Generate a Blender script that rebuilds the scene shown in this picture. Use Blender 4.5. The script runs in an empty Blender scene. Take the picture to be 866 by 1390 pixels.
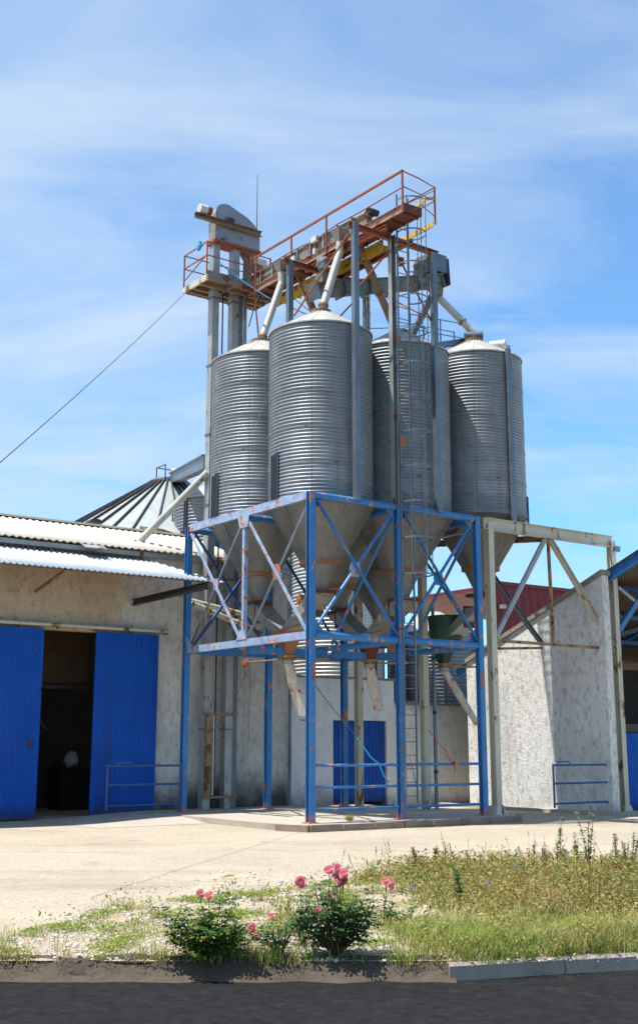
import bpy, math, random
import mathutils
from mathutils import Vector, Matrix, noise as mnoise
R = random.Random(7)
PI = math.pi
sc = bpy.context.scene
COL = sc.collection

# ---------------------------------------------------------------- frame of the yard
# (a, b, z): a runs along the front of the blue tower to the right, b runs back along its left side
AZ = .94345
U = Vector((math.sin(AZ), math.cos(AZ), 0)); W = Vector((-math.cos(AZ), math.sin(AZ), 0))
ORG = Vector((-.18, 26.02, 0)); ROTZ = math.pi/2 - AZ
def world(p): return ORG + U*p[0] + W*p[1] + Vector((0, 0, p[2]))
GZ = -.13
PITCH = .2201; FOC = 1617.3
def ground(px, py, z=GZ):
    """where a spot of the yard lies (world x, y)"""
    c, s = math.cos(PITCH), math.sin(PITCH)
    X = (px-433)/FOC; Y = (650-py)/FOC
    r = Vector((X, c-Y*s, s+Y*c)); t = (z-1.6)/r.z
    return (r.x*t, r.y*t)

# ---------------------------------------------------------------- materials
def newmat(name):
    m = bpy.data.materials.new(name); m.use_nodes = True
    nt = m.node_tree; b = nt.nodes['Principled BSDF']
    return m, nt, b
class N:
    def __init__(s, nt): s.nt = nt
    def n(s, t, **k):
        x = s.nt.nodes.new(t)
        for a, v in k.items(): setattr(x, a, v)
        return x
    def l(s, a, b): s.nt.links.new(a, b)
    def coord(s, scale=(1, 1, 1)):
        t = s.n('ShaderNodeTexCoord'); m = s.n('ShaderNodeMapping'); m.inputs['Scale'].default_value = scale
        s.l(t.outputs['Object'], m.inputs['Vector']); return m.outputs['Vector']
    def noise(s, vec, scale, detail=6, rough=.6):
        x = s.n('ShaderNodeTexNoise'); x.inputs['Scale'].default_value = scale
        x.inputs['Detail'].default_value = detail; x.inputs['Roughness'].default_value = rough
        s.l(vec, x.inputs['Vector']); return x.outputs['Fac']
    def ramp(s, fac, p0, p1, v0=0, v1=1):
        x = s.n('ShaderNodeMapRange'); x.inputs['From Min'].default_value = p0; x.inputs['From Max'].default_value = p1
        x.inputs['To Min'].default_value = v0; x.inputs['To Max'].default_value = v1; x.clamp = True
        s.l(fac, x.inputs['Value']); return x.outputs['Result']
    def mix(s, fac, a, b):
        x = s.n('ShaderNodeMix', data_type='RGBA')
        for i, v in ((0, fac), (6, a), (7, b)):
            if isinstance(v, (int, float)): x.inputs[i].default_value = v
            elif isinstance(v, tuple): x.inputs[i].default_value = (*v, 1) if len(v) == 3 else v
            else: s.l(v, x.inputs[i])
        return x.outputs[2]
    def math(s, op, a, b=None):
        x = s.n('ShaderNodeMath', operation=op)
        for i, v in ((0, a), (1, b)):
            if v is None: continue
            if isinstance(v, (int, float)): x.inputs[i].default_value = v
            else: s.l(v, x.inputs[i])
        return x.outputs[0]
    def bump(s, h, strength, dist=.02):
        x = s.n('ShaderNodeBump'); x.inputs['Strength'].default_value = strength; x.inputs['Distance'].default_value = dist
        s.l(h, x.inputs['Height']); return x.outputs['Normal']
    def sep(s):
        t = s.n('ShaderNodeTexCoord'); x = s.n('ShaderNodeSeparateXYZ'); s.l(t.outputs['Object'], x.inputs[0]); return x.outputs

def surf(name, c1, c2=None, scale=3, rough=.6, metal=0, rust=0, rcol=(.32, .09, .025), rscale=4, rstretch=(1, 1, 1),
         dirt=0, dcol=(.05, .045, .04), dscale=1.5, dstretch=(1, 1, .3), bump=0, bscale=40, bdist=.01, spec=.5, foot=0):
    m, nt, b = newmat(name); q = N(nt)
    v = q.coord()
    c2 = c2 or tuple(x*.75 for x in c1)
    col = q.mix(q.ramp(q.noise(v, scale, 5), .3, .7), c1, c2)
    rg = q.ramp(q.noise(v, scale*3, 4), .3, .7, max(0, rough-.1), min(1, rough+.1))
    if dirt:
        f = q.ramp(q.noise(q.coord(dstretch), dscale, 8, .65), .62-dirt*.25, .8-dirt*.15)
        col = q.mix(q.math('MULTIPLY', f, .8), col, dcol)
    if rust:
        f = q.ramp(q.noise(q.coord(rstretch), rscale, 9, .65), .66-rust*.3, .70-rust*.28)
        if foot:      # rust creeping up from the feet of the posts
            X = q.sep(); ff = q.ramp(q.math('ADD', X[2], q.math('MULTIPLY', q.noise(v, 9, 6), .5)), .22, foot, 1, 0)
            f = q.math('MAXIMUM', f, q.math('MULTIPLY', ff, .8))
        rc = q.mix(q.ramp(q.noise(v, rscale*4, 4), .35, .65), rcol, tuple(x*.5 for x in rcol))
        col = q.mix(f, col, rc)
        rg = q.math('ADD', rg, q.math('MULTIPLY', f, .35))
        if metal: q.l(q.math('SUBTRACT', metal, q.math('MULTIPLY', f, metal)), b.inputs['Metallic'])
    elif metal: b.inputs['Metallic'].default_value = metal
    q.l(col, b.inputs['Base Color']); q.l(rg, b.inputs['Roughness'])
    b.inputs['Specular IOR Level'].default_value = spec
    if bump: q.l(q.bump(q.noise(q.coord(), bscale, 6, .6), bump, bdist), b.inputs['Normal'])
    return m

M = {}
M['blue'] = surf('blue_steel_paint', (.02, .135, .36), (.045, .19, .42), 2, .42, foot=.45, rust=.24, rcol=(.75, .24, .04), rscale=5, rstretch=(1, 1, .45), bump=.15, bscale=60, bdist=.004)
M['blue_sunlit'] = surf('sunlit_blue_paint', (.15, .25, .46), (.36, .43, .54), 3.5, .6, rust=.36, rcol=(.6, .2, .07), rscale=4.5, bump=.15, bscale=60, bdist=.004)  # paler copy of the tower blue: sunlit tone put into the colour, plus rust
M['blue_dark'] = surf('dark_blue_paint', (.02, .07, .22), (.03, .1, .28), 3, .5, rust=.12, rcol=(.25, .09, .04), rscale=6)
M['blue_door'] = surf('blue_sheet_paint', (.0, .082, .42), (.0, .06, .33), .9, .55, dirt=.3, dscale=1.1, dcol=(.012, .04, .17), dstretch=(1, 1, .15), bump=.5, bscale=1.8, bdist=.05, spec=.25, rust=.04, rcol=(.05, .06, .09), foot=.5)
M['beige'] = surf('beige_steel_paint', (.46, .42, .32), (.55, .52, .42), 1.5, .55, rust=.3, rcol=(.24, .12, .045), rscale=3, rstretch=(1, 1, .35), bump=.1, bscale=50, bdist=.004)
M['beige_rusty'] = surf('rusty_beige_paint', (.36, .27, .15), (.2, .11, .05), 3, .7, rust=.5, rcol=(.2, .08, .03), rscale=4)
M['grey_steel'] = surf('grey_galvanised_steel', (.2, .23, .26), (.13, .155, .18), 2, .45, metal=.6, dirt=.2, rust=.06, rscale=5)
M['pale_steel'] = surf('pale_galvanised_steel', (.42, .42, .4), (.3, .3, .29), 3, .5, metal=.45, rust=.2, rcol=(.2, .1, .05), rscale=3, rstretch=(1, 1, .4))
M['pipe'] = surf('pale_pipe_paint', (.55, .53, .48), (.42, .4, .36), 2, .45, metal=.2, rust=.15, rcol=(.3, .14, .06), rscale=3, rstretch=(1, 1, .5))
M['brown_pipe'] = surf('brown_pipe_rust', (.3, .2, .13), (.2, .13, .09), 3, .7, metal=.2, rust=.3, rcol=(.2, .09, .04))
M['rust'] = surf('orange_red_rust', (.34, .09, .035), (.2, .055, .03), 5, .75, rust=.3, rcol=(.42, .15, .05), rscale=7, bump=.2, bscale=60, bdist=.004)
M['rust_pink'] = surf('faded_red_oxide', (.42, .24, .19), (.3, .14, .1), 3, .7, rust=.35, rcol=(.25, .07, .03), rscale=5)
M['rust_dark'] = surf('dark_red_oxide', (.16, .045, .028), (.1, .03, .02), 3, .75, rust=.3, rcol=(.38, .16, .04))
M['trough'] = surf('weathered_trough_sheet', (.3, .27, .24), (.2, .16, .13), 3, .6, metal=.3, rust=.36, rcol=(.2, .085, .04), rscale=3)
M['yellow'] = surf('rusty_yellow_sheet', (.6, .38, .035), (.5, .3, .03), 3, .6, rust=.38, rcol=(.13, .05, .02), rscale=5)
M['yellow_bar'] = surf('yellow_bar_paint', (.72, .52, .08), (.62, .4, .06), 3, .6, rust=.15, rcol=(.3, .1, .03))
M['green_grey'] = surf('green_grey_machine_paint', (.17, .2, .17), (.12, .14, .12), 3, .55, metal=.1, rust=.34, rcol=(.2, .1, .05), rscale=3)
M['dark'] = surf('dark_oily_steel', (.03, .03, .032), (.05, .045, .04), 5, .6)
M['black_beam'] = surf('black_beam_paint', (.012, .013, .015), (.02, .02, .02), 5, .45)
M['white_motor'] = surf('white_motor_paint', (.62, .6, .56), (.5, .48, .44), 5, .5, rust=.15)
M['red'] = surf('red_motor_paint', (.3, .03, .02), (.2, .03, .02), 6, .5)
M['green'] = surf('dark_green_paint', (.012, .05, .032), (.015, .07, .04), 4, .5, rust=.15)
M['orange_hopper'] = surf('orange_brown_hopper', (.36, .14, .06), (.28, .1, .045), 4, .65, rust=.3, rcol=(.2, .07, .03))
M['brass'] = surf('ochre_flange', (.4, .22, .07), (.3, .15, .05), 8, .5, metal=.2)
M['chute'] = surf('chute_sheet', (.42, .41, .38), (.3, .28, .25), 2, .42, metal=.5, rust=.22, rcol=(.24, .16, .08), rscale=2.5)
M['white_roof'] = surf('cream_fibre_cement', (.6, .555, .47), (.52, .47, .39), 1.2, .8, dirt=.12, dcol=(.3, .25, .2), dscale=2, bump=.2, bscale=30)
M['white_sheet'] = surf('white_corrugated_sheet', (.47, .51, .55), (.4, .44, .48), 1.2, .5, dirt=.1, dcol=(.3, .28, .25))
M['galv_roof'] = surf('galvanised_roof', (.33, .365, .36), (.28, .31, .31), .8, .5, metal=.25, dirt=.15, dcol=(.2, .2, .19))
M['roof_cone'] = surf('pale_roof_sheet', (.48, .465, .43), (.38, .365, .33), 2, .5, metal=.3, dirt=.15, dcol=(.3, .24, .18))
M['dark_red'] = surf('dark_red_cladding', (.17, .012, .018), (.14, .01, .015), 1, .55)
M['rope_blue'] = surf('blue_rope', (.03, .38, .6), (.03, .3, .5), 9, .7)
M['rope_grey'] = surf('grey_rope', (.12, .11, .1), (.08, .075, .07), 9, .8)
M['rope_red'] = surf('red_rope', (.45, .06, .05), (.35, .05, .05), 9, .8)
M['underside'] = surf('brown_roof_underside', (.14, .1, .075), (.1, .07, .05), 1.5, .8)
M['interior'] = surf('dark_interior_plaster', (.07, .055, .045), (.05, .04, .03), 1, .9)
M['board'] = surf('brown_board', (.1, .055, .025), (.07, .04, .02), 2, .8)
M['stem'] = surf('green_stem', (.08, .13, .03), (.12, .12, .05), 9, .7)
M['bark'] = surf('woody_stem', (.13, .09, .06), (.09, .07, .05), 9, .8)
M['kerb'] = surf('kerb_concrete', (.36, .31, .26), (.27, .23, .2), 3, .9, dirt=.25, dcol=(.16, .13, .1), bump=.4, bscale=50, dstretch=(1, 1, 1))
M['brick_kerb'] = surf('stained_kerb', (.27, .21, .16), (.2, .14, .1), 3, .9, dirt=.2, dcol=(.2, .08, .04), bump=.5, bscale=30, dstretch=(1, 1, 1))

def galv(name, base, warm, rings=True):
    m, nt, b = newmat(name); q = N(nt); v = q.coord(); X = q.sep()
    oi = q.n('ShaderNodeObjectInfo')
    col = q.mix(q.ramp(q.noise(v, 2.2, 6), .3, .7), base, tuple(x*.72 for x in base))
    st = q.ramp(q.noise(q.coord((5, 5, .35)), 1.6, 7, .65), .5, .72)
    col = q.mix(q.math('MULTIPLY', st, .55), col, warm)
    if rings:      # joints between the rolled sheets, every 0.86 m
        zz = q.math('FRACT', q.math('DIVIDE', q.math('ADD', X[2], 20), .86))
        band = q.ramp(zz, .03, .06, 1, 0)
        nz = q.ramp(q.noise(v, 5, 6), .42, .62)
        col = q.mix(q.math('MULTIPLY', q.math('MULTIPLY', band, nz), .8), col, (.2, .12, .07))
        # each sheet weathers differently
        sh = q.n('ShaderNodeTexWhiteNoise', noise_dimensions='2D'); cmb = q.n('ShaderNodeCombineXYZ')
        ang = q.math('FLOOR', q.math('MULTIPLY', q.math('ARCTAN2', X[1], X[0]), 1.27))
        q.l(ang, cmb.inputs[0]); q.l(q.math('FLOOR', q.math('DIVIDE', q.math('ADD', X[2], 20), .86)), cmb.inputs[1])
        q.l(cmb.outputs[0], sh.inputs['Vector'])
        col = q.mix(q.math('MULTIPLY', sh.outputs['Value'], .5), col, tuple(x*.5 for x in base))
        fa = q.math('FRACT', q.math('MULTIPLY', q.math('ARCTAN2', X[1], X[0]), 1.27))
        vl = q.math('MULTIPLY', q.math('LESS_THAN', fa, .018), .7)
        col = q.mix(vl, col, (.09, .08, .07))
    sp = q.n('ShaderNodeTexVoronoi'); sp.inputs['Scale'].default_value = 30; q.l(v, sp.inputs['Vector'])
    rg = q.ramp(sp.outputs['Distance'], 0, 1, .46, .62)
    q.l(col, b.inputs['Base Color']); q.l(rg, b.inputs['Roughness'])
    b.inputs['Metallic'].default_value = .5
    q.l(q.bump(q.noise(q.coord((1, 1, 1)), 6, 3), .12, .01), b.inputs['Normal'])
    return m
M['silo'] = galv('ringed_silo_sheet', (.295, .33, .355), (.19, .165, .14))
M['cone'] = galv('hopper_sheet', (.25, .25, .235), (.13, .095, .06), False)
M['joint'] = surf('joint_band_metal', (.23, .235, .235), (.27, .25, .22), 3, .6, metal=.4, rust=.1, rcol=(.19, .1, .05), rscale=3)
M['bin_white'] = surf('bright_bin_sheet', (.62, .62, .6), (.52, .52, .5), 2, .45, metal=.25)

def plaster(name, c1, c2, stain=.4, scol=(.09, .085, .08), bump=.9, bscale=22, low=None, grey=None, topmould=None):
    m, nt, b = newmat(name); q = N(nt); v = q.coord(); X = q.sep()
    col = q.mix(q.ramp(q.noise(v, 1.1, 6), .3, .7), c1, c2)
    if grey:       # greyer part to the right of a = grey
        f = q.ramp(q.math('ADD', X[0], q.math('MULTIPLY', q.noise(v, 1.5, 5), 1.2)), grey+.3, grey+.9)
        col = q.mix(f, col, q.mix(q.ramp(q.noise(v, 2, 6), .3, .7), (.74, .70, .64), (.56, .53, .48)))
    col = q.mix(q.math('MULTIPLY', q.ramp(q.noise(q.coord((1, 1, .55)), 7, 9, .72), .5, .64), stain), col, scol)
    col = q.mix(q.math('MULTIPLY', q.ramp(q.noise(q.coord((1, 1, .3)), .8, 7, .65), .5, .68), stain*.8), col, tuple(x*2 for x in scol))
    if low is not None:   # splash-back mould along the foot
        f = q.ramp(q.math('ADD', X[2], q.math('MULTIPLY', q.math('ADD', q.noise(v, 1.6, 9, .75), q.noise(v, .5, 3)), 1.6)), low+.9, low+1.9, 1, 0)
        col = q.mix(q.math('MULTIPLY', f, .92), col, (.04, .036, .032))
    if topmould is not None:
        f = q.ramp(q.math('ADD', X[2], q.math('MULTIPLY', q.noise(q.coord((1, 1, .4)), 2, 8, .7), 2.2)), topmould+.7, topmould+1.5)
        col = q.mix(q.math('MULTIPLY', f, .7), col, (.09, .08, .06))
    q.l(col, b.inputs['Base Color']); b.inputs['Roughness'].default_value = .95
    h = q.math('ADD', q.noise(v, bscale, 8, .7), q.math('MULTIPLY', q.noise(v, bscale*.3, 4), .8))
    q.l(q.bump(h, bump, .03), b.inputs['Normal'])
    return m
M['wall_left'] = plaster('rough_render_tan', (.62, .48, .34), (.5, .38, .265), .42, low=.85, grey=1.9, bump=1.3, bscale=14)
M['wall_white'] = plaster('smooth_white_render', (.8, .8, .8), (.72, .72, .73), .2, bump=.2, low=.25)
M['wall_white2'] = plaster('stained_white_render', (.78, .77, .74), (.66, .65, .62), .35, bump=.3, low=-.1, topmould=2.9)
M['wall_gable'] = plaster('pitted_white_render', (.76, .74, .70), (.66, .64, .6), .55, scol=(.16, .145, .13), low=-.15)
M['coping'] = plaster('mossy_coping', (.33, .28, .22), (.22, .19, .15), .6)

def yard_mat():
    m, nt, b = newmat('pale_gravel_yard'); q = N(nt); v = q.coord(); X = q.sep()
    col = q.mix(q.ramp(q.noise(v, .35, 8, .6), .3, .7), (.42, .36, .265), (.34, .285, .205))
    col = q.mix(q.math('MULTIPLY', q.ramp(q.noise(v, 5.5, 8, .75), .5, .66), .5), col, (.26, .21, .16))
    sp = q.ramp(q.noise(v, 22, 4, .8), .52, .66)
    col = q.mix(q.math('MULTIPLY', sp, .8), col, (.19, .15, .115))
    sp2 = q.ramp(q.noise(v, 17, 3, .8), .58, .68)
    col = q.mix(q.math('MULTIPLY', sp2, .6), col, (.62, .58, .52))
    st = q.ramp(q.noise(q.coord((.3, .7, 1)), .6, 9, .72), .54, .68)
    col = q.mix(q.math('MULTIPLY', st, .65), col, (.24, .19, .15))
    ck = q.n('ShaderNodeTexVoronoi', feature='DISTANCE_TO_EDGE'); ck.inputs['Scale'].default_value = .16
    wv = q.n('ShaderNodeVectorMath', operation='ADD'); nn = q.n('ShaderNodeTexNoise'); nn.inputs['Scale'].default_value = .9; nn.inputs['Detail'].default_value = 6
    q.l(v, nn.inputs['Vector']); q.l(v, wv.inputs[0]); q.l(nn.outputs['Color'], wv.inputs[1]); q.l(wv.outputs[0], ck.inputs['Vector'])
    col = q.mix(q.math('MULTIPLY', q.ramp(ck.outputs['Distance'], 0, .004, 1, 0), .0), col, (.2, .165, .13))
    wob = q.math('ADD', q.math('MULTIPLY', q.noise(q.coord((.25, .25, .25)), 1, 4), 3.0), q.math('MULTIPLY', q.noise(v, 4, 5, .7), .25))
    for y0, k in ((17.35, .5), (19.0, .4), (22.4, .45), (24.0, .4)):      # wheel tracks running across the yard
        dd = q.math('ABSOLUTE', q.math('SUBTRACT', q.math('ADD', X[1], wob), y0))
        rt = q.math('MULTIPLY', q.ramp(dd, .08, .3, 1, 0), q.ramp(q.noise(v, 1.3, 6, .7), .4, .62))
        col = q.mix(q.math('MULTIPLY', rt, k), col, (.23, .18, .135))
    oil = q.ramp(q.noise(q.coord((.8, .8, 1)), .55, 3, .5), .66, .71)
    col = q.mix(q.math('MULTIPLY', oil, .45), col, (.15, .12, .1))
    q.l(col, b.inputs['Base Color']); b.inputs['Roughness'].default_value = .95
    h = q.math('ADD', q.noise(v, 30, 6, .75), q.math('MULTIPLY', q.noise(v, 3, 5), 1.5))
    q.l(q.bump(h, .6, .02), b.inputs['Normal'])
    return m
M['yard'] = yard_mat()
M['slab'] = surf('worn_concrete_slab', (.42, .37, .31), (.33, .29, .24), .9, .9, dirt=.3, dcol=(.15, .12, .09), dscale=1.2, dstretch=(1, 1, 1), bump=.4, bscale=25)
M['soil'] = surf('stony_soil', (.44, .365, .27), (.32, .25, .175), 3, .95, dirt=.3, dcol=(.16, .11, .07), dscale=4, dstretch=(1, 1, 1), bump=.9, bscale=18, bdist=.04)
M['earth'] = surf('earth', (.2, .16, .11), (.15, .13, .08), .3, .95)
M['damp'] = surf('damp_dark_soil', (.085, .065, .045), (.06, .045, .03), 5, .95, bump=.8, bscale=20, bdist=.03)
M['asphalt'] = surf('asphalt', (.013, .013, .014), (.022, .022, .022), 9, .95, dirt=.25, dcol=(.04, .036, .03), dscale=6, dstretch=(1, 1, 1), bump=.7, bscale=70, spec=.05)
M['stone'] = surf('pale_pebbles', (.55, .5, .43), (.35, .3, .25), 6, .9)

def leafmat(name, c1, c2, trans=.35, scale=6, dry=0):
    m, nt, b = newmat(name); q = N(nt)
    g = q.n('ShaderNodeNewGeometry')
    v = g.outputs['Random Per Island']
    col = q.mix(v, c1, c2)
    if dry: col = q.mix(q.math('MULTIPLY', q.ramp(q.math('ADD', q.noise(q.coord(), 1.1, 4), q.math('MULTIPLY', v, .25)), .5, .78), dry), col, (.42, .33, .1))
    b.inputs['Roughness'].default_value = .5; b.inputs['Specular IOR Level'].default_value = .35
    q.l(col, b.inputs['Base Color'])
    t = q.n('ShaderNodeBsdfTranslucent'); q.l(col, t.inputs['Color'])
    mx = q.n('ShaderNodeMixShader'); mx.inputs[0].default_value = trans
    q.l(b.outputs[0], mx.inputs[1]); q.l(t.outputs[0], mx.inputs[2])
    q.l(mx.outputs[0], nt.nodes['Material Output'].inputs['Surface'])
    return m
M['rose_leaf'] = leafmat('rose_leaves', (.03, .085, .02), (.075, .16, .035), .25)
M['bright_leaf'] = leafmat('bright_leaves', (.13, .24, .03), (.3, .34, .05), dry=.35)
M['weed_leaf'] = leafmat('weed_leaves', (.09, .15, .03), (.26, .27, .06), dry=.75)
M['tall_leaf'] = leafmat('tall_weed_leaves', (.12, .18, .07), (.22, .28, .12))
M['rusty_leaf'] = leafmat('rusty_weed_leaves', (.26, .13, .045), (.3, .22, .08))
M['grass_green'] = leafmat('green_blades', (.15, .26, .035), (.32, .38, .08), dry=.4)
M['grass_olive'] = leafmat('olive_blades', (.2, .24, .045), (.4, .36, .1), dry=.7)
M['grass_dry'] = leafmat('straw_blades', (.45, .36, .16), (.58, .48, .25))
M['petal'] = leafmat('pink_petals', (.84, .3, .38), (.9, .55, .58), .35)
M['petal_pale'] = leafmat('pale_pink_petals', (.82, .4, .42), (.85, .52, .5), .3)
M['violet'] = leafmat('violet_petals', (.4, .2, .55), (.5, .3, .6), .3)

def sleeve_mat():
    m, nt, b = newmat('stained_sack_plastic'); q = N(nt); v = q.coord(); X = q.sep()
    col = q.mix(q.ramp(q.noise(q.coord((1, 1, .4)), 6, 6), .35, .7), (.62, .54, .43), (.42, .33, .24))
    f = q.ramp(q.noise(q.coord((1, 1, .8)), 9, 3, .6), .56, .6)
    g = q.math('MULTIPLY', f, q.ramp(q.noise(v, 2.2, 2), .47, .52))
    col = q.mix(g, col, (.6, .04, .04))
    q.l(col, b.inputs['Base Color']); b.inputs['Roughness'].default_value = .35
    b.inputs['Transmission Weight'].default_value = .0
    q.l(q.bump(q.noise(q.coord((3, 3, .6)), 5, 5), .6, .03), b.inputs['Normal'])
    return m
M['sleeve'] = sleeve_mat()

# ---------------------------------------------------------------- mesh builder (authored in a, b, z)
class MB:
    def __init__(s): s.v = []; s.f = []
    def add(s, vs, fs):
        o = len(s.v); s.v += [Vector(x) for x in vs]; s.f += [tuple(i+o for i in f) for f in fs]; return s
    def box(s, a0, a1, b0, b1, z0, z1):
        vs = [(a, b, z) for z in (z0, z1) for b in (b0, b1) for a in (a0, a1)]
        return s.add(vs, [(0, 2, 3, 1), (4, 5, 7, 6), (0, 1, 5, 4), (2, 6, 7, 3), (0, 4, 6, 2), (1, 3, 7, 5)])
    def sweep(s, prof, p, q, xa=None):
        p, q = Vector(p), Vector(q); d = (q-p).normalized()
        if xa is None: xa = Vector((0, 0, 1)).cross(d) if abs(d.z) < .95 else Vector((1, 0, 0))
        xa = Vector(xa); xa = (xa-d*xa.dot(d)).normalized(); ya = d.cross(xa)
        n = len(prof)
        vs = [p+xa*x+ya*y for x, y in prof]+[q+xa*x+ya*y for x, y in prof]
        fs = [(i, (i+1) % n, n+(i+1) % n, n+i) for i in range(n)]
        fs += [tuple(range(n-1, -1, -1)), tuple(range(n, 2*n))]
        return s.add(vs, fs)
    def bar(s, p, q, w, h=None, xa=None):
        h = h or w
        return s.sweep([(-w/2, -h/2), (w/2, -h/2), (w/2, h/2), (-w/2, h/2)], p, q, xa)
    def ibeam(s, p, q, w, h, t=.014, xa=None):
        x, y = w/2, h/2
        return s.sweep([(-x, -y), (x, -y), (x, -y+t), (t/2, -y+t), (t/2, y-t), (x, y-t), (x, y), (-x, y), (-x, y-t), (-t/2, y-t), (-t/2, -y+t), (-x, -y+t)], p, q, xa)
    def chan(s, p, q, w, h, t=.012, xa=None):
        x, y = w/2, h/2
        return s.sweep([(-x, -y), (x, -y), (x, -y+t), (-x+t, -y+t), (-x+t, y-t), (x, y-t), (x, y), (-x, y)], p, q, xa)
    def angle(s, p, q, w, t=.01, xa=None):
        return s.sweep([(0, 0), (w, 0), (w, t), (t, t), (t, w), (0, w)], p, q, xa)
    def tube(s, p, q, r, n=12, r2=None):
        r2 = r if r2 is None else r2
        p, q = Vector(p), Vector(q); d = (q-p).normalized()
        xa = Vector((0, 0, 1)).cross(d) if abs(d.z) < .95 else Vector((1, 0, 0))
        xa.normalize(); ya = d.cross(xa); vs = []
        for c, rr in ((p, r), (q, r2)):
            for i in range(n): t = 2*PI*i/n; vs.append(c+xa*math.cos(t)*rr+ya*math.sin(t)*rr)
        fs = [(i, (i+1) % n, n+(i+1) % n, n+i) for i in range(n)]
        fs += [tuple(range(n-1, -1, -1)), tuple(range(n, 2*n))]
        return s.add(vs, fs)
    def path(s, pts, r, n=6):
        pts = [Vector(p) for p in pts]; vs = []
        for k, p in enumerate(pts):
            d = (pts[min(k+1, len(pts)-1)]-pts[max(k-1, 0)]).normalized()
            xa = Vector((.3, .2, 1)).cross(d).normalized(); ya = d.cross(xa)
            rr = r[k] if isinstance(r, (list, tuple)) else r
            for i in range(n): t = 2*PI*i/n; vs.append(p+xa*math.cos(t)*rr+ya*math.sin(t)*rr)
        fs = []
        for k in range(len(pts)-1):
            for i in range(n): fs.append((k*n+i, k*n+(i+1) % n, (k+1)*n+(i+1) % n, (k+1)*n+i))
        fs += [tuple(range(n-1, -1, -1)), tuple(range((len(pts)-1)*n, len(pts)*n))]
        return s.add(vs, fs)
    def lathe(s, prof, ca, cb, n=48, a0=0, a1=2*PI, closed=True):
        vs = []
        for r, z in prof:
            for i in range(n):
                t = a0+(a1-a0)*i/(n if closed else n-1); vs.append((ca+r*math.cos(t), cb+r*math.sin(t), z))
        fs = []
        for k in range(len(prof)-1):
            for i in range(n if closed else n-1):
                j = (i+1) % n; fs.append((k*n+i, k*n+j, (k+1)*n+j, (k+1)*n+i))
        return s.add(vs, fs)
    def frust(s, c0, w0, d0, c1, w1, d1, cap=False):
        """four-sided duct between two level rectangles"""
        vs = []
        for c, w, d in ((c0, w0, d0), (c1, w1, d1)):
            for x, y in ((-1, -1), (1, -1), (1, 1), (-1, 1)): vs.append((c[0]+x*w/2, c[1]+y*d/2, c[2]))
        fs = [(i, (i+1) % 4, 4+(i+1) % 4, 4+i) for i in range(4)]
        if cap: fs += [(3, 2, 1, 0), (4, 5, 6, 7)]
        return s.add(vs, fs)
    def prism(s, pts, axis, lo, hi):
        """pts 2D polygon extruded along axis 'a','b' or 'z' from lo to hi"""
        def P(x, y, t): return {'a': (t, x, y), 'b': (x, t, y), 'z': (x, y, t)}[axis]
        n = len(pts); vs = [P(x, y, lo) for x, y in pts]+[P(x, y, hi) for x, y in pts]
        return s.add(vs, [(i, (i+1) % n, n+(i+1) % n, n+i) for i in range(n)]+[tuple(range(n-1, -1, -1)), tuple(range(n, 2*n))])
    def build(s, name, mat, root=None, smooth=40, frame=True):
        """link the collected shapes as one object; root carries the local frame"""
        me = bpy.data.meshes.new(name)
        o0 = Vector(root['org']) if root is not None else Vector((0, 0, 0))
        me.from_pydata([v-o0 for v in s.v], [], s.f); me.update()
        me.materials.append(mat)
        import bmesh
        bm = bmesh.new(); bm.from_mesh(me); bmesh.ops.recalc_face_normals(bm, faces=bm.faces); bm.to_mesh(me); bm.free()
        if smooth:
            for p in me.polygons: p.use_smooth = True
            me.set_sharp_from_angle(angle=math.radians(smooth))
        o = bpy.data.objects.new(name, me); COL.objects.link(o)
        if root is not None: o.parent = root['obj']
        elif frame: o.location = ORG; o.rotation_euler = (0, 0, ROTZ)
        return o
def tag(o, label=None, cat=None, group=None, kind=None):
    if label: o['label'] = label
    if cat: o['category'] = cat
    if group: o['group'] = group
    if kind: o['kind'] = kind
    return o
def thing(name, label, cat, org=(0, 0, 0), group=None, flat=False):
    o = bpy.data.objects.new(name, None); COL.objects.link(o); o.empty_display_size = .3
    if flat: o.location = Vector(org)
    else: o.location = world(org); o.rotation_euler = (0, 0, ROTZ)
    tag(o, label, cat, group)
    return {'obj': o, 'org': tuple(org)}
def sub(o, root): return {'obj': o, 'org': root['org']}     # to hang a sub-part on a part
def copy_tree(o, parent=None):
    c = o.copy(); COL.objects.link(c)
    if parent is not None: c.parent = parent
    for ch in list(o.children): copy_tree(ch, c)
    return c
def corr(mb, a0, a1, fn, pitch=.18, amp=.02, seg=6, rows=2, th=.0):
    """corrugated sheet: fn(a, t, h) gives the point, t 0..1 along the wave, h its height"""
    n = max(2, int((a1-a0)/pitch*seg)); vs = []
    for k in range(rows):
        for i in range(n+1):
            a = a0+(a1-a0)*i/n; h = amp*math.cos(2*PI*a/pitch)
            vs.append(fn(a, k/(rows-1), h))
    m = n+1
    mb.add(vs, [(k*m+i, k*m+i+1, (k+1)*m+i+1, (k+1)*m+i) for k in range(rows-1) for i in range(n)])
    return mb
def thick(o, t, off=-1):
    md = o.modifiers.new('thickness', 'SOLIDIFY'); md.thickness = t; md.offset = off; return o

# ================================================================ THE GROUND
g = MB(); g.add([(-400, -400, -.34), (400, -400, -.34), (400, 400, -.34), (-400, 400, -.34)], [(0, 1, 2, 3)])
tag(g.build('ground', M['earth'], frame=False), kind='structure')
def kerb_y(x):
    t = max(0, min(1, (x-1.0)/1.9)); return 10.36+.55*t*t*(3-2*t)+max(0, x-2.9)*.3
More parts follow.
